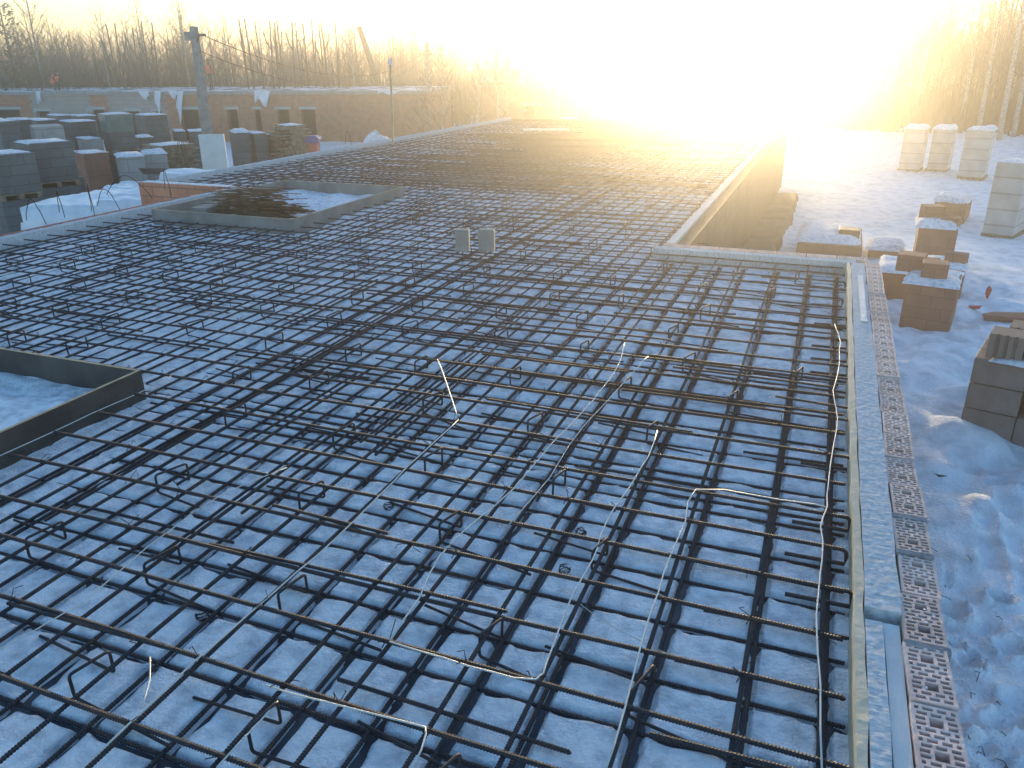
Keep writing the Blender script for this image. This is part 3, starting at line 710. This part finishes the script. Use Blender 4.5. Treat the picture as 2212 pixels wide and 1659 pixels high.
loose(RS[5], -.08, .1, 'brown block tilted on the broken brick pallet', s=(.3,.25,.25), rz=.3)
loose(RS[5], .18, -.2, 'brown block at the front of the broken brick pallet', s=(.25,.2,.14), rz=-.2)
loose(RS[7], .1, .0, 'small brown block on the brick pallet behind the orange one', s=(.25,.2,.14), rz=-.2)
# nearest grooved block stack at the right edge
def grooved(w_, d_, h):
    mb = MB(); prof = []; n = 3; x = -w_/2
    prof = [(-w_/2, -d_/2)]; gw = .028; step = w_ / (n + 1)
    for i in range(n):
        cx = -w_/2 + step * (i + 1) ; prof += [(cx - gw/2, -d_/2), (cx - gw/2 + .004, -d_/2 + .022), (cx + gw/2 - .004, -d_/2 + .022), (cx + gw/2, -d_/2)]
    prof += [(w_/2, -d_/2), (w_/2, d_/2), (-w_/2, d_/2)]
    k_ = len(prof); mb.v = [(a, b, 0) for a, b in prof] + [(a, b, h) for a, b in prof]
    mb.f = [tuple(reversed(range(k_))), tuple(range(k_, 2*k_))] + [(i, (i+1) % k_, k_ + (i+1) % k_, k_ + i) for i in range(k_)]
    return mb
bm_ = mat('large_ceramic_block', (.20,.155,.13), (.27,.21,.18), rough=.9, scale=6, bump=.25)
protoB = MB().box(-.19, .19, -.125, .125, 0, .215).build('ceramic_block', bm_); q = protoB.modifiers.new('b', 'BEVEL'); q.width = .006
base = at(2068, 925, -1.2); ang = -.28; ex = Vector((math.cos(ang), math.sin(ang), 0)); ey = Vector((-math.sin(ang), math.cos(ang), 0))
pz = base.z - .02; cnt = 0; random.seed(31)
for lv in range(3):
    for i in range(3):
        for j in range(3):
            off = .12 if lv % 2 else 0
            o = protoB if cnt == 0 else protoB.copy()
            if cnt: COL.objects.link(o)
            p = base + ex * (.20 + i * .384 + off * (1 if i else .0)) + ey * (.13 + j * .255); o.location = (p.x, p.y, pz + lv * .222); o.rotation_euler = (0, 0, ang + ru(-.012, .012)); cnt += 1
            tag(o, 'large plain ceramic block built into the stack at the right edge', 'block', 'large ceramic blocks stacked at the right edge')
gb = grooved(.25, .25, .2)
spots = [(.20, .16, 0, 'grooved block lying on the right edge stack, frontmost left one'), (.47, .16, 0, 'grooved block with snow in its grooves, right of the first'), (.74, .16, 0, 'grooved block on the front row, third along'),
         (.30, .44, 0, 'grooved block in the second row with ribs facing up'), (.58, .46, 0, 'topmost grooved block at the back of the right edge stack')]
for i, (a, b, c_, lb) in enumerate(spots):
    o = (gb.build('grooved_block', bm_) if i == 0 else gproto.copy())
    if i == 0: gproto = o
    else: COL.objects.link(o)
    p = base + ex * a + ey * b; o.location = (p.x, p.y, pz + 3 * .222 + .001); o.rotation_euler = (0, 0, ang); tag(o, lb, 'block')
o = gproto.copy(); COL.objects.link(o); p = base + ex * .60 + ey * .42; o.location = (p.x, p.y, pz + .867 + .006); o.rotation_euler = (0, 0, ang); tag(o, 'grooved block set one course higher than the rest', 'block')
for i, (a, b, L_) in enumerate(((.5, .012, .9), (.62, .0, .5))):
    pass
o = lump('snow', .95, .14, 0, .03, M['snow'], None, seed=9); p = base + ex * .62 + ey * .06; o.location = (p.x, p.y, pz + .667); o.rotation_euler = (0, 0, ang); tag(o, kind='structure')
# debris on the right yard
for i, (px, py, s, m, lb) in enumerate(((2128, 648, (.05,.03,.20), 'redpaint', 'broken red fragment standing in the snow'), (2105, 668, (.10,.08,.05), 'redpaint', 'small red shard behind the ceramic stack'), (2195, 690, (.40,.25,.08), 'redbrick_pallet', 'half buried red slab piece at the right edge'),
                                   (2030, 1030, (.06,.03,.02), 'bark', 'small dark chip on the snow by the wall'), (2040, 1480, (.05,.02,.03), 'redpaint', 'brown brick chip on the snow beside the hollow bricks'))):
    z = gz(*at(px, py, -1.2).xy); p = at(px, py, z); mb = MB()
    V = [Vector((ru(-1, 1) * s[0], ru(-1, 1) * s[1], ru(0, 1.0) * s[2])) for q in range(10)]
    import bmesh as _bm
    bmm = _bm.new(); [bmm.verts.new(v) for v in V]; _bm.ops.convex_hull(bmm, input=bmm.verts)
    me = bpy.data.meshes.new('fragment'); bmm.to_mesh(me); bmm.free(); me.materials.append(M[m]); o = bpy.data.objects.new('fragment', me); COL.objects.link(o); o.location = p; tag(o, lb, 'fragment')
tg = MB(); random.seed(71)
for i in range(90):
    x = .62 + abs(random.gauss(0, .28)); y = ru(1.0, 5.2); z = gz(x, y); a = ru(0, 6.28); L = ru(.02, .08)
    tg.tube([(x, y, z + .003), (x + math.cos(a) * L * .6, y + math.sin(a) * L * .6, z + ru(.008, .03)), (x + math.cos(a + .4) * L, y + math.sin(a + .4) * L, z + .004)], .0022, 3)
tag(tg.build('litter', M['bark']), 'dark twigs and crumbs scattered on the snow beside the wall', 'litter', kind='stuff')

# ------------------------------------------------------------------ unfinished brick building at the back left
A = Vector((-56, 37.5, 0)); B = Vector((-23.5, 46.3, 0)); L_ = (B - A).length; rz = math.atan2(B.y - A.y, B.x - A.x)
bl = empty('brick_building', (A.x, A.y, -3.3), rz, 'long low unfinished brick building behind the stacks', 'building')
def s_at(px):                       # distance along the facade where a sight line meets it
    d = CAM @ Vector((px - 1106, 829.5 - 240, -1719)); n = Vector((-(B-A).y, (B-A).x)); t = (A.x*n.x + A.y*n.y) / (d.x*n.x + d.y*n.y)
    return math.hypot(d.x*t - A.x, d.y*t - A.y)
HB = 3.3
opens = [(0, 44, 2.35, .0), (108, 163, 2.25, .0), (280, 332, 2.25, .0), (402, 430, 2.35, .0), (492, 533, 2.1, .0), (573, 632, 2.35, .0), (728, 752, 2.1, .0), (765, 775, 2.1, .0), (805, 852, 2.1, .0), (650+300, 960, 2.1, 0)]
opens = [(-20, 42), (76, 106), (190, 225), (272, 300), (330, 348), (388, 428), (490, 512), (550, 562), (598, 648-24), (650, 680)]
op = sorted((s_at(a), s_at(b)) for a, b in opens)
red = [(-100, 38), (106+60, 196-76+80)]
segs = []; prev = 0.0
def wallpiece(s0, s1, z0, z1, m, nm='wall'):
    if s1 - s0 > .02: MB().box(s0, s1, 0, .38, z0, z1).build(nm, m, bl)
beige = [(s_at(74), s_at(192)), (s_at(238), s_at(352-0))]
beige = [(s_at(74), s_at(196)), (s_at(240), s_at(358))]
cuts = sorted({0.0, L_} | {v for p in op for v in p} | {v for p in beige for v in p})
for s0, s1 in zip(cuts[:-1], cuts[1:]):
    if s1 <= 0 or s0 < 0: continue
    mid = (s0 + s1) / 2; isop = any(a < mid < b for a, b in op); bg_ = any(a < mid < b for a, b in beige); m = M['beige_wall'] if bg_ else M['redwall']
    zt = HB - .22
    if not isop: wallpiece(s0, s1, 0, zt, m)
    else:
        top = 2.1 if bg_ else 2.2
        wallpiece(s0, s1, top + .18, zt, m); MB().box(s0 - .12, s1 + .12, -.012, .3, top, top + .18).build('lintel', M['lintel'], bl)
for a, b in beige:                  # toothed edges of the beige panels
    for e in (a, b):
        for i in range(7): MB().box(e - .16, e + .16, -.006, .05, .3 + i * .42, .3 + i * .42 + .2).build('tooth', M['beige_wall'], bl)
MB().box(-.2, L_ + .1, -.12, 9, HB - .218, HB - .02).build('roof_slab', M['concrete'], bl)
MB().box(0, L_, 8.6, 8.9, 0, HB - .22).build('back_wall', M['redwall'], bl); MB().box(L_ - .35, L_ - .002, .385, 8.6, 0, HB - .22).build('side_wall', M['redwall'], bl)
MB().box(.1, L_ - .4, 1.2, 1.35, .02, HB - .23).build('inner_wall', mat('shade_painted_plaster', (.05,.045,.04), (.08,.07,.06), rough=1, scale=3), bl)  # dark colour stands in for interior shade behind the openings
sn = grid('roof_snow', np.linspace(0, L_, 160), np.linspace(.0, 8.8, 22), lambda x, y: HB - .030 + .07 * fbm(x, y, .9, 4), M['snow'], parent=bl)
Rm = Matrix.Translation((A.x, A.y, -3.3)) @ Matrix.Rotation(rz, 4, 'Z')
# torn film hanging from the roof edge
random.seed(19)
def rag(px0, px1, drop, label, tilt=0):
    s0, s1 = s_at(px0), s_at(px1); n, k_ = 8, 10; V = []
    for j in range(k_):
        for i in range(n):
            u = i / (n-1); v = j / (k_-1); s = s0 + (s1 - s0) * u * (1 - .35 * v) + tilt * v
            V.append(tuple(Rm @ Vector((s, -.14 - .10 * math.sin(u * 7 + v * 3) * v - .02, HB + .03 - drop * v * (.75 + .25 * math.sin(u * 5 + px0))))))
    F = [(j*n+i, j*n+i+1, (j+1)*n+i+1, (j+1)*n+i) for j in range(k_-1) for i in range(n-1)]
    o = mesh_np('plastic_rag', V, F, M['film']); sm = o.modifiers.new('s', 'SOLIDIFY'); sm.thickness = .012; tag(o, label, 'plastic film')
rag(308, 330, .6, 'short white film rag hanging from the roof edge', .3)
rag(344, 358, 1.5, 'narrow white film rag over the dark doorway', -.1)
rag(372, 392, .5, 'bunched white film rag left of the wide opening', .3)
rag(394, 406, 2.1, 'longest twisted white film strip hanging in front of the wide opening', -.3)
rag(556, 592, 1.0, 'wide pale sheet hanging from the roof edge right of the pole', .0)
rag(90, 100, .8, 'small pale rag above the second window', 0)
rag(1060-240, 870, .3, 'low pale rag at the right end of the roof', 0)
# second building with pallets on the roof
A2 = Vector((-21.5, 50.5, 0)); B2 = Vector((-11.5, 48.5, 0)); rz2 = math.atan2(B2.y - A2.y, B2.x - A2.x)
b2 = empty('brick_building', (A2.x, A2.y, -3.2), rz2, 'farther brick building with three wrapped packs on its roof', 'building')
l2 = (B2 - A2).length
MB().box(0, 3.2, 0, .38, 0, 3.3).build('wall', M['redwall'], b2); MB().box(4.4, l2, 0, .38, 0, 3.3).build('wall', M['redwall'], b2); MB().box(3.1, 4.5, -.01, .37, 2.2, 2.4).build('lintel', M['lintel'], b2); MB().box(3.2, 4.4, 0.003, .377, 2.402, 3.3).build('wall', M['redwall'], b2)
MB().box(-.2, l2 + .2, -.1, 8, 3.302, 3.5).build('roof_slab', M['concrete'], b2); MB().box(0, .35, .385, 7.8, 0, 3.3).build('side_wall', M['redwall'], b2); MB().box(l2-.35, l2, .385, 7.8, 0, 3.3).build('side_wall', M['redwall'], b2); MB().box(.1, l2-.4, 4, 4.2, .02, 3.29).build('inner_wall', M['redwall'], b2)
for i, (px, lb) in enumerate(((1055, 'wrapped pack on the far roof, leftmost of three'), (1100, 'wrapped pack on the far roof, middle of three'), (1157, 'wrapped pack on the far roof, rightmost of three'))):
    p = atd(px, 160, 51.5); stack(p.x, p.y, .95, .9, .95, rz2, M['light_stack'], lb, cat='wrapped pack', name='wrapped_pack', z0=.302, snow=.08, dome=True)

# ------------------------------------------------------------------ poles and wires
def pole(p0, p1, r0, r1, label, name='utility_pole', cat='utility pole', m='pole', square=True):
    root = empty(name, p0, 0, label, cat); q = Vector(p1) - Vector(p0)
    MB().tube([(0,0,0), q * .5, q], [r0 * 1.2, (r0 + r1) * .6, r1 * 1.2], 4 if square else 8).build('shaft', M[m], root); return root, q
b0 = atd(452, 330, 25); t0 = atd(418, 57, 25); g0 = gz(b0.x, b0.y)
r_, q = pole((b0.x, b0.y, g0 - .2), t0, .15, .09, 'grey concrete utility pole with a bracket lamp standing among the stacks')
MB().box(-.30, .08, -.06, .06, -.35, -.13, Matrix.Translation(q)).build('cross_piece', M['pole'], r_)
la = Vector(q) + Vector((.18, 0, -.22)); MB().tube([q + Vector((.03, 0, -.5)), q + Vector((.10, -.02, -.32)), la], .018, 6).build('lamp_bracket', M['glass'], r_)
MB().box(-.09, .09, -.05, .05, -.03, .04, Matrix.Translation(la + Vector((.07, 0, 0)))).build('lamp_head', M['glass'], r_)
b1 = atd(470, 330, 25.4); MB().tube([b1 - Vector((b0.x, b0.y, g0 - .2)) + Vector((0, 0, -1.5)), q * .93], [.07, .045], 6).build('stay', M['wood_old'], r_)
t2 = atd(922, 92, 55); g2 = gz(t2.x, t2.y)
r2, q2 = pole((t2.x, t2.y, g2 - .2), t2, .15, .11, 'far utility pole standing in front of the bare wood')
MB().box(-.35, .35, -.05, .05, -.75, -.62, Matrix.Translation(q2)).build('cross_arm', M['wood_old'], r2)
t3 = atd(775, 57, 64); b3 = t3 + (atd(800, 130, 64) - t3) * 2.7
r3, q3 = pole(b3, t3, .22, .17, 'thick leaning trunk cut off at the top, tilted towards the left', name='leaning_pole', cat='leaning pole', m='bark', square=False)
for i, (pa, pb, sag, lb) in enumerate(((t0 + Vector((.2, 0, -.2)), t2 + Vector((0, 0, -.4)), 1.3, 'upper overhead wire between the two poles'), (t0 + Vector((.1, 0, -.62)), t2 + Vector((0, 0, -.7)), 1.4, 'lower overhead wire between the two poles'))):
    pts = [pa.lerp(pb, t) - Vector((0, 0, sag * 4 * t * (1 - t))) for t in np.linspace(0, 1, 24)]
    tag(MB().tube(pts, .010, 4).build('overhead_wire', M['tie']), lb, 'wire')
s0 = atd(849, 318, 18); s1 = atd(843, 137, 18)
r4 = empty('wooden_stake', (s0.x, s0.y, -.02), 0, 'slim pale wooden stake standing at the far left slab edge', 'stake'); qq = s1 - Vector((s0.x, s0.y, -.02))
MB().tube([(0,0,0), qq * .5 + Vector((.01,0,0)), qq], .024, 6).build('shaft', M['wood'], r4); MB().box(-.035, .035, -.02, .02, -.04, .10, Matrix.Translation(qq)).build('tip', M['foam_smooth'], r4)

# snow heap by the slab edge
hp = grid('snow_heap', np.linspace(-12.5, XL2 - .26, 50), np.linspace(11, 23.5, 110), lambda x, y: gz(x, y) - .05 + (1.95 + .35 * fbm(x, y, 1.3, 4)) * (.8 + .2 * math.cos(y * 1.7)) * math.exp(-((x + 10.6) ** 2 / .55)) * math.exp(-((y - 17.2) ** 2 / 9)), M['snow'])
hp.name = 'snow_heap'; tag(hp, kind='structure')
hp2 = grid('snow_heap', np.linspace(-12, -6, 30), np.linspace(YF + .3, 34, 36), lambda x, y: gz(x, y) - .05 + (1.6 + .5 * fbm(x, y, .9, 3)) * math.exp(-((x + 8.8) ** 2 / 2.2)) * math.exp(-((y - 28) ** 2 / 9)), M['snow'])
tag(hp2, kind='structure')

# ------------------------------------------------------------------ people
def person(p, rz, pose, vest, label):
    J = {'stand': dict(pel=(0,0,.95), che=(0,.02,1.32), nk=(0,.02,1.50), hd=(0,.03,1.66), k=(.10,.03,.50), f=(.12,.0,.06), toe=(.13,.14,.03), sh=(.19,0,1.42), el=(.26,.03,1.14), ha=(.24,.16,.92)),
         'crouch': dict(pel=(0,-.18,.42), che=(0,.08,.74), nk=(0,.20,.90), hd=(0,.28,1.03), k=(.14,.28,.45), f=(.13,.05,.06), toe=(.14,.20,.03), sh=(.19,.14,.82), el=(.24,.34,.62), ha=(.20,.52,.40))}[pose]
    V = []; E = []; R = []
    def a(v, r): V.append(v); R.append(r); return len(V) - 1
    pe = a(J['pel'], .15); mid = a(tuple((np.array(J['pel']) + np.array(J['che'])) / 2), .14); ch = a(J['che'], .17); nk = a(J['nk'], .06); h1 = a(J['hd'], .10); h2 = a((J['hd'][0], J['hd'][1], J['hd'][2] + .08), .085)
    E += [(pe, mid), (mid, ch), (ch, nk), (nk, h1), (h1, h2)]
    for s in (-1, 1):
        mir = lambda q: (q[0] * s, q[1], q[2])
        k1 = a(mir(J['k']), .075); f1 = a(mir(J['f']), .05); t1 = a(mir(J['toe']), .04); E += [(pe, k1), (k1, f1), (f1, t1)]
        s1_ = a(mir(J['sh']), .075); e1 = a(mir(J['el']), .05); ha = a(mir(J['ha']), .035); E += [(ch, s1_), (s1_, e1), (e1, ha)]
    me = bpy.data.meshes.new('person'); me.from_pydata(V, E, []); me.materials.append(M['cloth'])
    o = bpy.data.objects.new('person', me); COL.objects.link(o); o.location = p; o.rotation_euler = (0, 0, rz)
    sk = o.modifiers.new('skin', 'SKIN'); ss = o.modifiers.new('sub', 'SUBSURF'); ss.levels = ss.render_levels = 1
    for i, r in enumerate(R): me.skin_vertices[0].data[i].radius = (r, r * .8 if i < 3 else r)
    me.skin_vertices[0].data[0].use_root = True
    tag(o, label, 'person')
    c1 = Vector(J['pel']) + Vector((0, 0, .03)); c2 = Vector(J['nk']) - Vector((0, 0, .02)); m_ = (c1 + c2) / 2
    MB().tube([c1, m_, c2 - (c2 - c1) * .12, c2], [.20, .205, .215, .11], 10).build('vest', vest, o, smooth=True)
    MB().tube([Vector(J['hd']) + Vector((0, -.01, .06)), Vector(J['hd']) + Vector((0, -.01, .13)), Vector(J['hd']) + Vector((0, -.01, .19))], [.125, .12, .05], 10).build('hat', M['cloth'], o, smooth=True)
    fh = Vector(J['hd']); MB().tube([fh + Vector((0, .09, -.06)), fh + Vector((0, .105, .0)), fh + Vector((0, .10, .05))], [.045, .06, .045], 8).build('face', M['skin'], o, smooth=True)
    MB().tube([fh + Vector((0, .16, -.02)), fh + Vector((0, .15, .02))], [.014, .009], 5).build('nose', M['skin'], o)
    return o
def roofpt(px, off): return Rm @ Vector((s_at(px), off, HB + .03))
person(roofpt(452, .8), rz + 2.6, 'stand', M['red_vest'], 'person in a red vest standing on the roof beside the pole')
person(roofpt(121, .5), rz - 1.9, 'crouch', M['vest'], 'person crouching on the roof edge with a bright orange back')
person(roofpt(16, .5), rz + 2.0, 'crouch', M['cloth'], 'person in dark clothes crouching at the far left of the roof')

# ------------------------------------------------------------------ trees
def tree_mesh(seed, h, birch=True, nb=20, spread=1.0, lopped=False):
    random.seed(seed); tr = MB(); cr = MB(); n = 8; lean = Vector((ru(-.04, .04), ru(-.04, .04), 0)); P = []
    for i in range(n + 1):
        t = i / n; P.append(Vector((lean.x * h * t + .05 * h * .1 * nz(t * 3, seed), lean.y * h * t + .05 * h * .1 * nz(t * 3, seed + 5), h * t)))
    R_ = [(.012 * h + .01) * (1 - .88 * t) for t in np.linspace(0, 1, n + 1)]
    if lopped: R_ = [.065 * (1 - .35 * t) + .012 for t in np.linspace(0, 1, n + 1)]
    tr.tube(P, R_, 5)
    if lopped:
        for i in range(int(ru(1, 4))):
            t = ru(.5, .85); b = P[int(t * n)]; a = ru(0, 6.28); L = h * ru(.12, .32); d = Vector((math.cos(a) * .35, math.sin(a) * .35, 1)).normalized(); cr.tube([b, b + d * L * .5 + Vector((math.cos(a), math.sin(a), 0)) * .1, b + d * L], [.05, .045, .035], 4)
        for i in range(16):
            t = ru(.35, .95); b = P[int(t * n)]; a = ru(0, 6.28); cr.tube([b, b + Vector((math.cos(a) * .3, math.sin(a) * .3, ru(.1, .5)))], .008, 3, False)
        return tr, cr
    for i in range(nb):
        t = .22 + .76 * (i / nb) ** .8; f = t * n; k_ = min(n - 1, int(f)); b = P[k_].lerp(P[k_+1], f - k_); a = i * 2.4 + ru(-.5, .5)
        L = h * (.30 * (1 - t) + .07) * spread * ru(.7, 1.2); up = ru(.8, 1.7); d = Vector((math.cos(a), math.sin(a), up)).normalized()
        e = b + d * L; m1 = b.lerp(e, .5) + Vector((math.cos(a), math.sin(a), -.1)) * L * .06; r = .004 * h * (1 - t) + .009
        cr.tube([b, m1, e], [r, r * .7, r * .3], 3, False)
        for q in range(7):
            u = ru(.25, 1); b2_ = b.lerp(e, u); a2 = a + ru(-1.2, 1.2); d2 = Vector((math.cos(a2), math.sin(a2), ru(.3, 1.5))).normalized(); L2 = L * ru(.2, .5); e2 = b2_ + d2 * L2
            cr.tube([b2_, e2], [r * .42, r * .16], 3, False)
            for w2 in range(3):
                b3_ = b2_.lerp(e2, ru(.2, 1)); d3 = Vector((ru(-1, 1), ru(-1, 1), ru(-.2, 1.3))).normalized(); cr.tube([b3_, b3_ + d3 * L2 * ru(.3, .7)], [r * .25, r * .12], 3, False)
    return tr, cr
def mk_tree(seed, h, label, m='birch', **kw):
    tr, cr = tree_mesh(seed, h, **kw); root = empty('bare_tree', (0, 0, 0), 0, label, 'tree'); tr.build('trunk', M[m], root, smooth=True); cr.build('crown', M['twig'] if m != 'bark' else M['bark'], root); return root
protos = [mk_tree(101 + i, hh, 't', m=mm, nb=nb_, spread=sp) for i, (hh, mm, nb_, sp) in enumerate(((8.5, 'birch', 26, .8), (9.5, 'birch', 28, .7), (7.2, 'bark', 24, 1.1), (6.5, 'bark', 26, 1.2), (9.0, 'birch', 22, .9), (5.5, 'bark', 24, 1.3)))]
used = set(); GT = 'bare trees of the wood behind the site'
def place(i, p, s, rzz, label=None, group=None, root=None):
    src = root or protos[i]; key = src.name
    o = src if key not in used else copy_tree(src)
    used.add(key); o.location = p; o.rotation_euler = (0, 0, rzz); o.scale = (s, s, s)
    for kk in ('group',):
        if kk in o: del o[kk]
    tag(o, label, 'tree', group); return o
random.seed(81); cnt = 0
lbl = ['slender pale stemmed birch in the bare wood', 'slender pale stemmed birch in the bare wood', 'dark spreading bare tree in the wood', 'dark spreading bare tree in the wood', 'slender pale stemmed birch in the bare wood', 'dark spreading bare tree in the wood']
for i in range(215):
    px = ru(-60, 2280); d = ru(66, 100) if px < 1850 else ru(48, 80)
    if 1180 < px < 1780: d = ru(85, 120)
    p = atd(px, 200, d); k_ = random.randrange(6)
    s = ru(.75, 1.05) * (1.12 if px < 480 else .82 if 1000 < px < 1800 else .98 if px < 1000 else 1.15)
    place(k_, (p.x, p.y, gz0(p.x, p.y) - .1), s, ru(0, 6.28), lbl[k_], GT); cnt += 1
# lopped trees standing above the wood
lop = [mk_tree(301 + i, hh, 't', m='bark', lopped=True) for i, hh in enumerate((8.6, 9.4, 8.0))]
for px, yt, d in ((232,52,66),(243,50,66),(262,72,66),(276,60,66),(300,45,66),(318,48,66),(520,42,60),(534,40,60),(556,46,60),(570,44,60),(584,48,60),(600,45,60),(618,48,60),(636,48,60),(655,50,60),(668,42,60),(690,52,60),(704,48,60),(720,50,60)):
    t = atd(px, yt, d); g_ = gz0(t.x, t.y) - .1; r_o = lop[random.randrange(3)]; hh = {0: 8.6, 1: 9.4, 2: 8.0}[lop.index(r_o)]
    s = (t.z - g_) / hh
    place(0, (t.x, t.y, g_), s, ru(0, 6.28), 'tall lopped trunk with bare cut limbs above the wood', 'lopped trunks above the wood', root=r_o)
# young birches near the second building and right side
for px, d, s in ((905,38,.42),(925,38,.5),(952,38,.55),(1078,40,.75),(1092,41,.6),(1160,42,.6),(1205,42,.6),(1250,44,.65),(2090,46,.9),(2130,44,1.0),(2180,42,1.05),(2210,44,1.0),(2150,50,.95),(1030,44,.6)):
    p = atd(px, 200, d); place(0 if rnd() < .5 else 1, (p.x, p.y, gz0(p.x, p.y) - .1), s, ru(0, 6.28), 'young pale birch standing close behind the slab', 'young birches between the buildings')
# evergreen at the far left
random.seed(5); cr = MB(); tr = MB().tube([(0,0,0),(0,0,8.4)], [.16,.03], 6)
for i in range(900):
    z = ru(2.6, 8.6); w_ = (1.5 - abs(z - 6.0) * .33) * (1 + .5 * nz(z * 1.7, i * .01)); a = ru(0, 6.28); r = w_ * math.sqrt(rnd()); p = Vector((math.cos(a) * r, math.sin(a) * r, z)); d = Vector((math.cos(a), math.sin(a), ru(0, .8))) * ru(.12, .3)
    n0 = len(cr.v); s_ = Vector((-d.y, d.x, ru(-.1, .1))) * .35; cr.v += [tuple(p - s_), tuple(p + s_), tuple(p + d + s_ * .4), tuple(p + d - s_ * .4)]; cr.f.append((n0, n0+1, n0+2, n0+3))
p = atd(40, 200, 72); et = empty('pine_tree', (p.x, p.y, gz0(p.x, p.y)), 0, 'dark leafy evergreen rising from the wood at the far left', 'tree'); tr.build('trunk', M['bark'], et); cr.build('crown', M['pine'], et)
# the mass of wood farther off
random.seed(91); T = []
trn, crn = tree_mesh(777, 7.5, nb=16); vv = np.array(trn.v + crn.v, np.float32); ff = [f for f in trn.f if len(f) == 4] + [tuple(i + len(trn.v) for i in f) for f in crn.f if len(f) == 4]; ff = np.array(ff, np.int32)
Vs = []; Fs = []; n0 = 0
for i in range(900):
    px = ru(-120, 2400); d = ru(88, 150)
    if i < 170: px = ru(1790, 2420); d = ru(47, 85)
    elif i < 420: px = ru(-120, 1150); d = ru(69, 95)
    p = atd(px, 200, d); a = ru(0, 6.28); s = ru(.7, 1.1) * (.85 if 1000 < px < 1800 else 1.05); c_, s_ = math.cos(a), math.sin(a)
    q = vv.copy() * s; x_ = q[:, 0] * c_ - q[:, 1] * s_; y_ = q[:, 0] * s_ + q[:, 1] * c_; q[:, 0] = x_ + p.x; q[:, 1] = y_ + p.y; q[:, 2] += gz0(p.x, p.y) - .2
    Vs.append(q); Fs.append(ff + n0); n0 += len(q)
tag(mesh_np('woods', np.concatenate(Vs), np.concatenate(Fs), M['twig'], smooth=False), 'grey brown mass of bare wood fading into the haze', 'woods', kind='stuff')
# undergrowth band
random.seed(92); ug = MB()
for i in range(9000):
    px = ru(-100, 2380); d = ru(62, 110) if px < 1800 else ru(45, 90); p = atd(px, 200, d); z = gz0(p.x, p.y); h = ru(1.2, 4.2) if px < 1750 else ru(.6, 2.6); a = ru(-.5, .5); b_ = ru(-.5, .5)
    n0 = len(ug.v); r = ru(.012, .035); ug.v += [(p.x - r, p.y, z), (p.x + r, p.y, z), (p.x + a, p.y + b_, z + h), (p.x + ru(-.3,.3), p.y + r, z)]; ug.f += [(n0, n0+1, n0+2), (n0+1, n0+3, n0+2), (n0+3, n0, n0+2)]
tag(ug.build('undergrowth', M['twig']), 'grey brown brush under the bare trees', 'undergrowth', kind='stuff')

# ------------------------------------------------------------------ haze
hz = MB().box(-235, 235, -40, 275, -5.2, 9.5).build('haze', None or bpy.data.materials.new('haze_air')); m = hz.data.materials[0]; m.use_nodes = True; n = m.node_tree.nodes; n.clear()
ou = n.new('ShaderNodeOutputMaterial'); pv = n.new('ShaderNodeVolumePrincipled'); pv.inputs['Color'].default_value = (.97, .95, .92, 1); pv.inputs['Density'].default_value = .0058; pv.inputs['Anisotropy'].default_value = .87
m.node_tree.links.new(pv.outputs[0], ou.inputs['Volume']); tag(hz, kind='stuff')
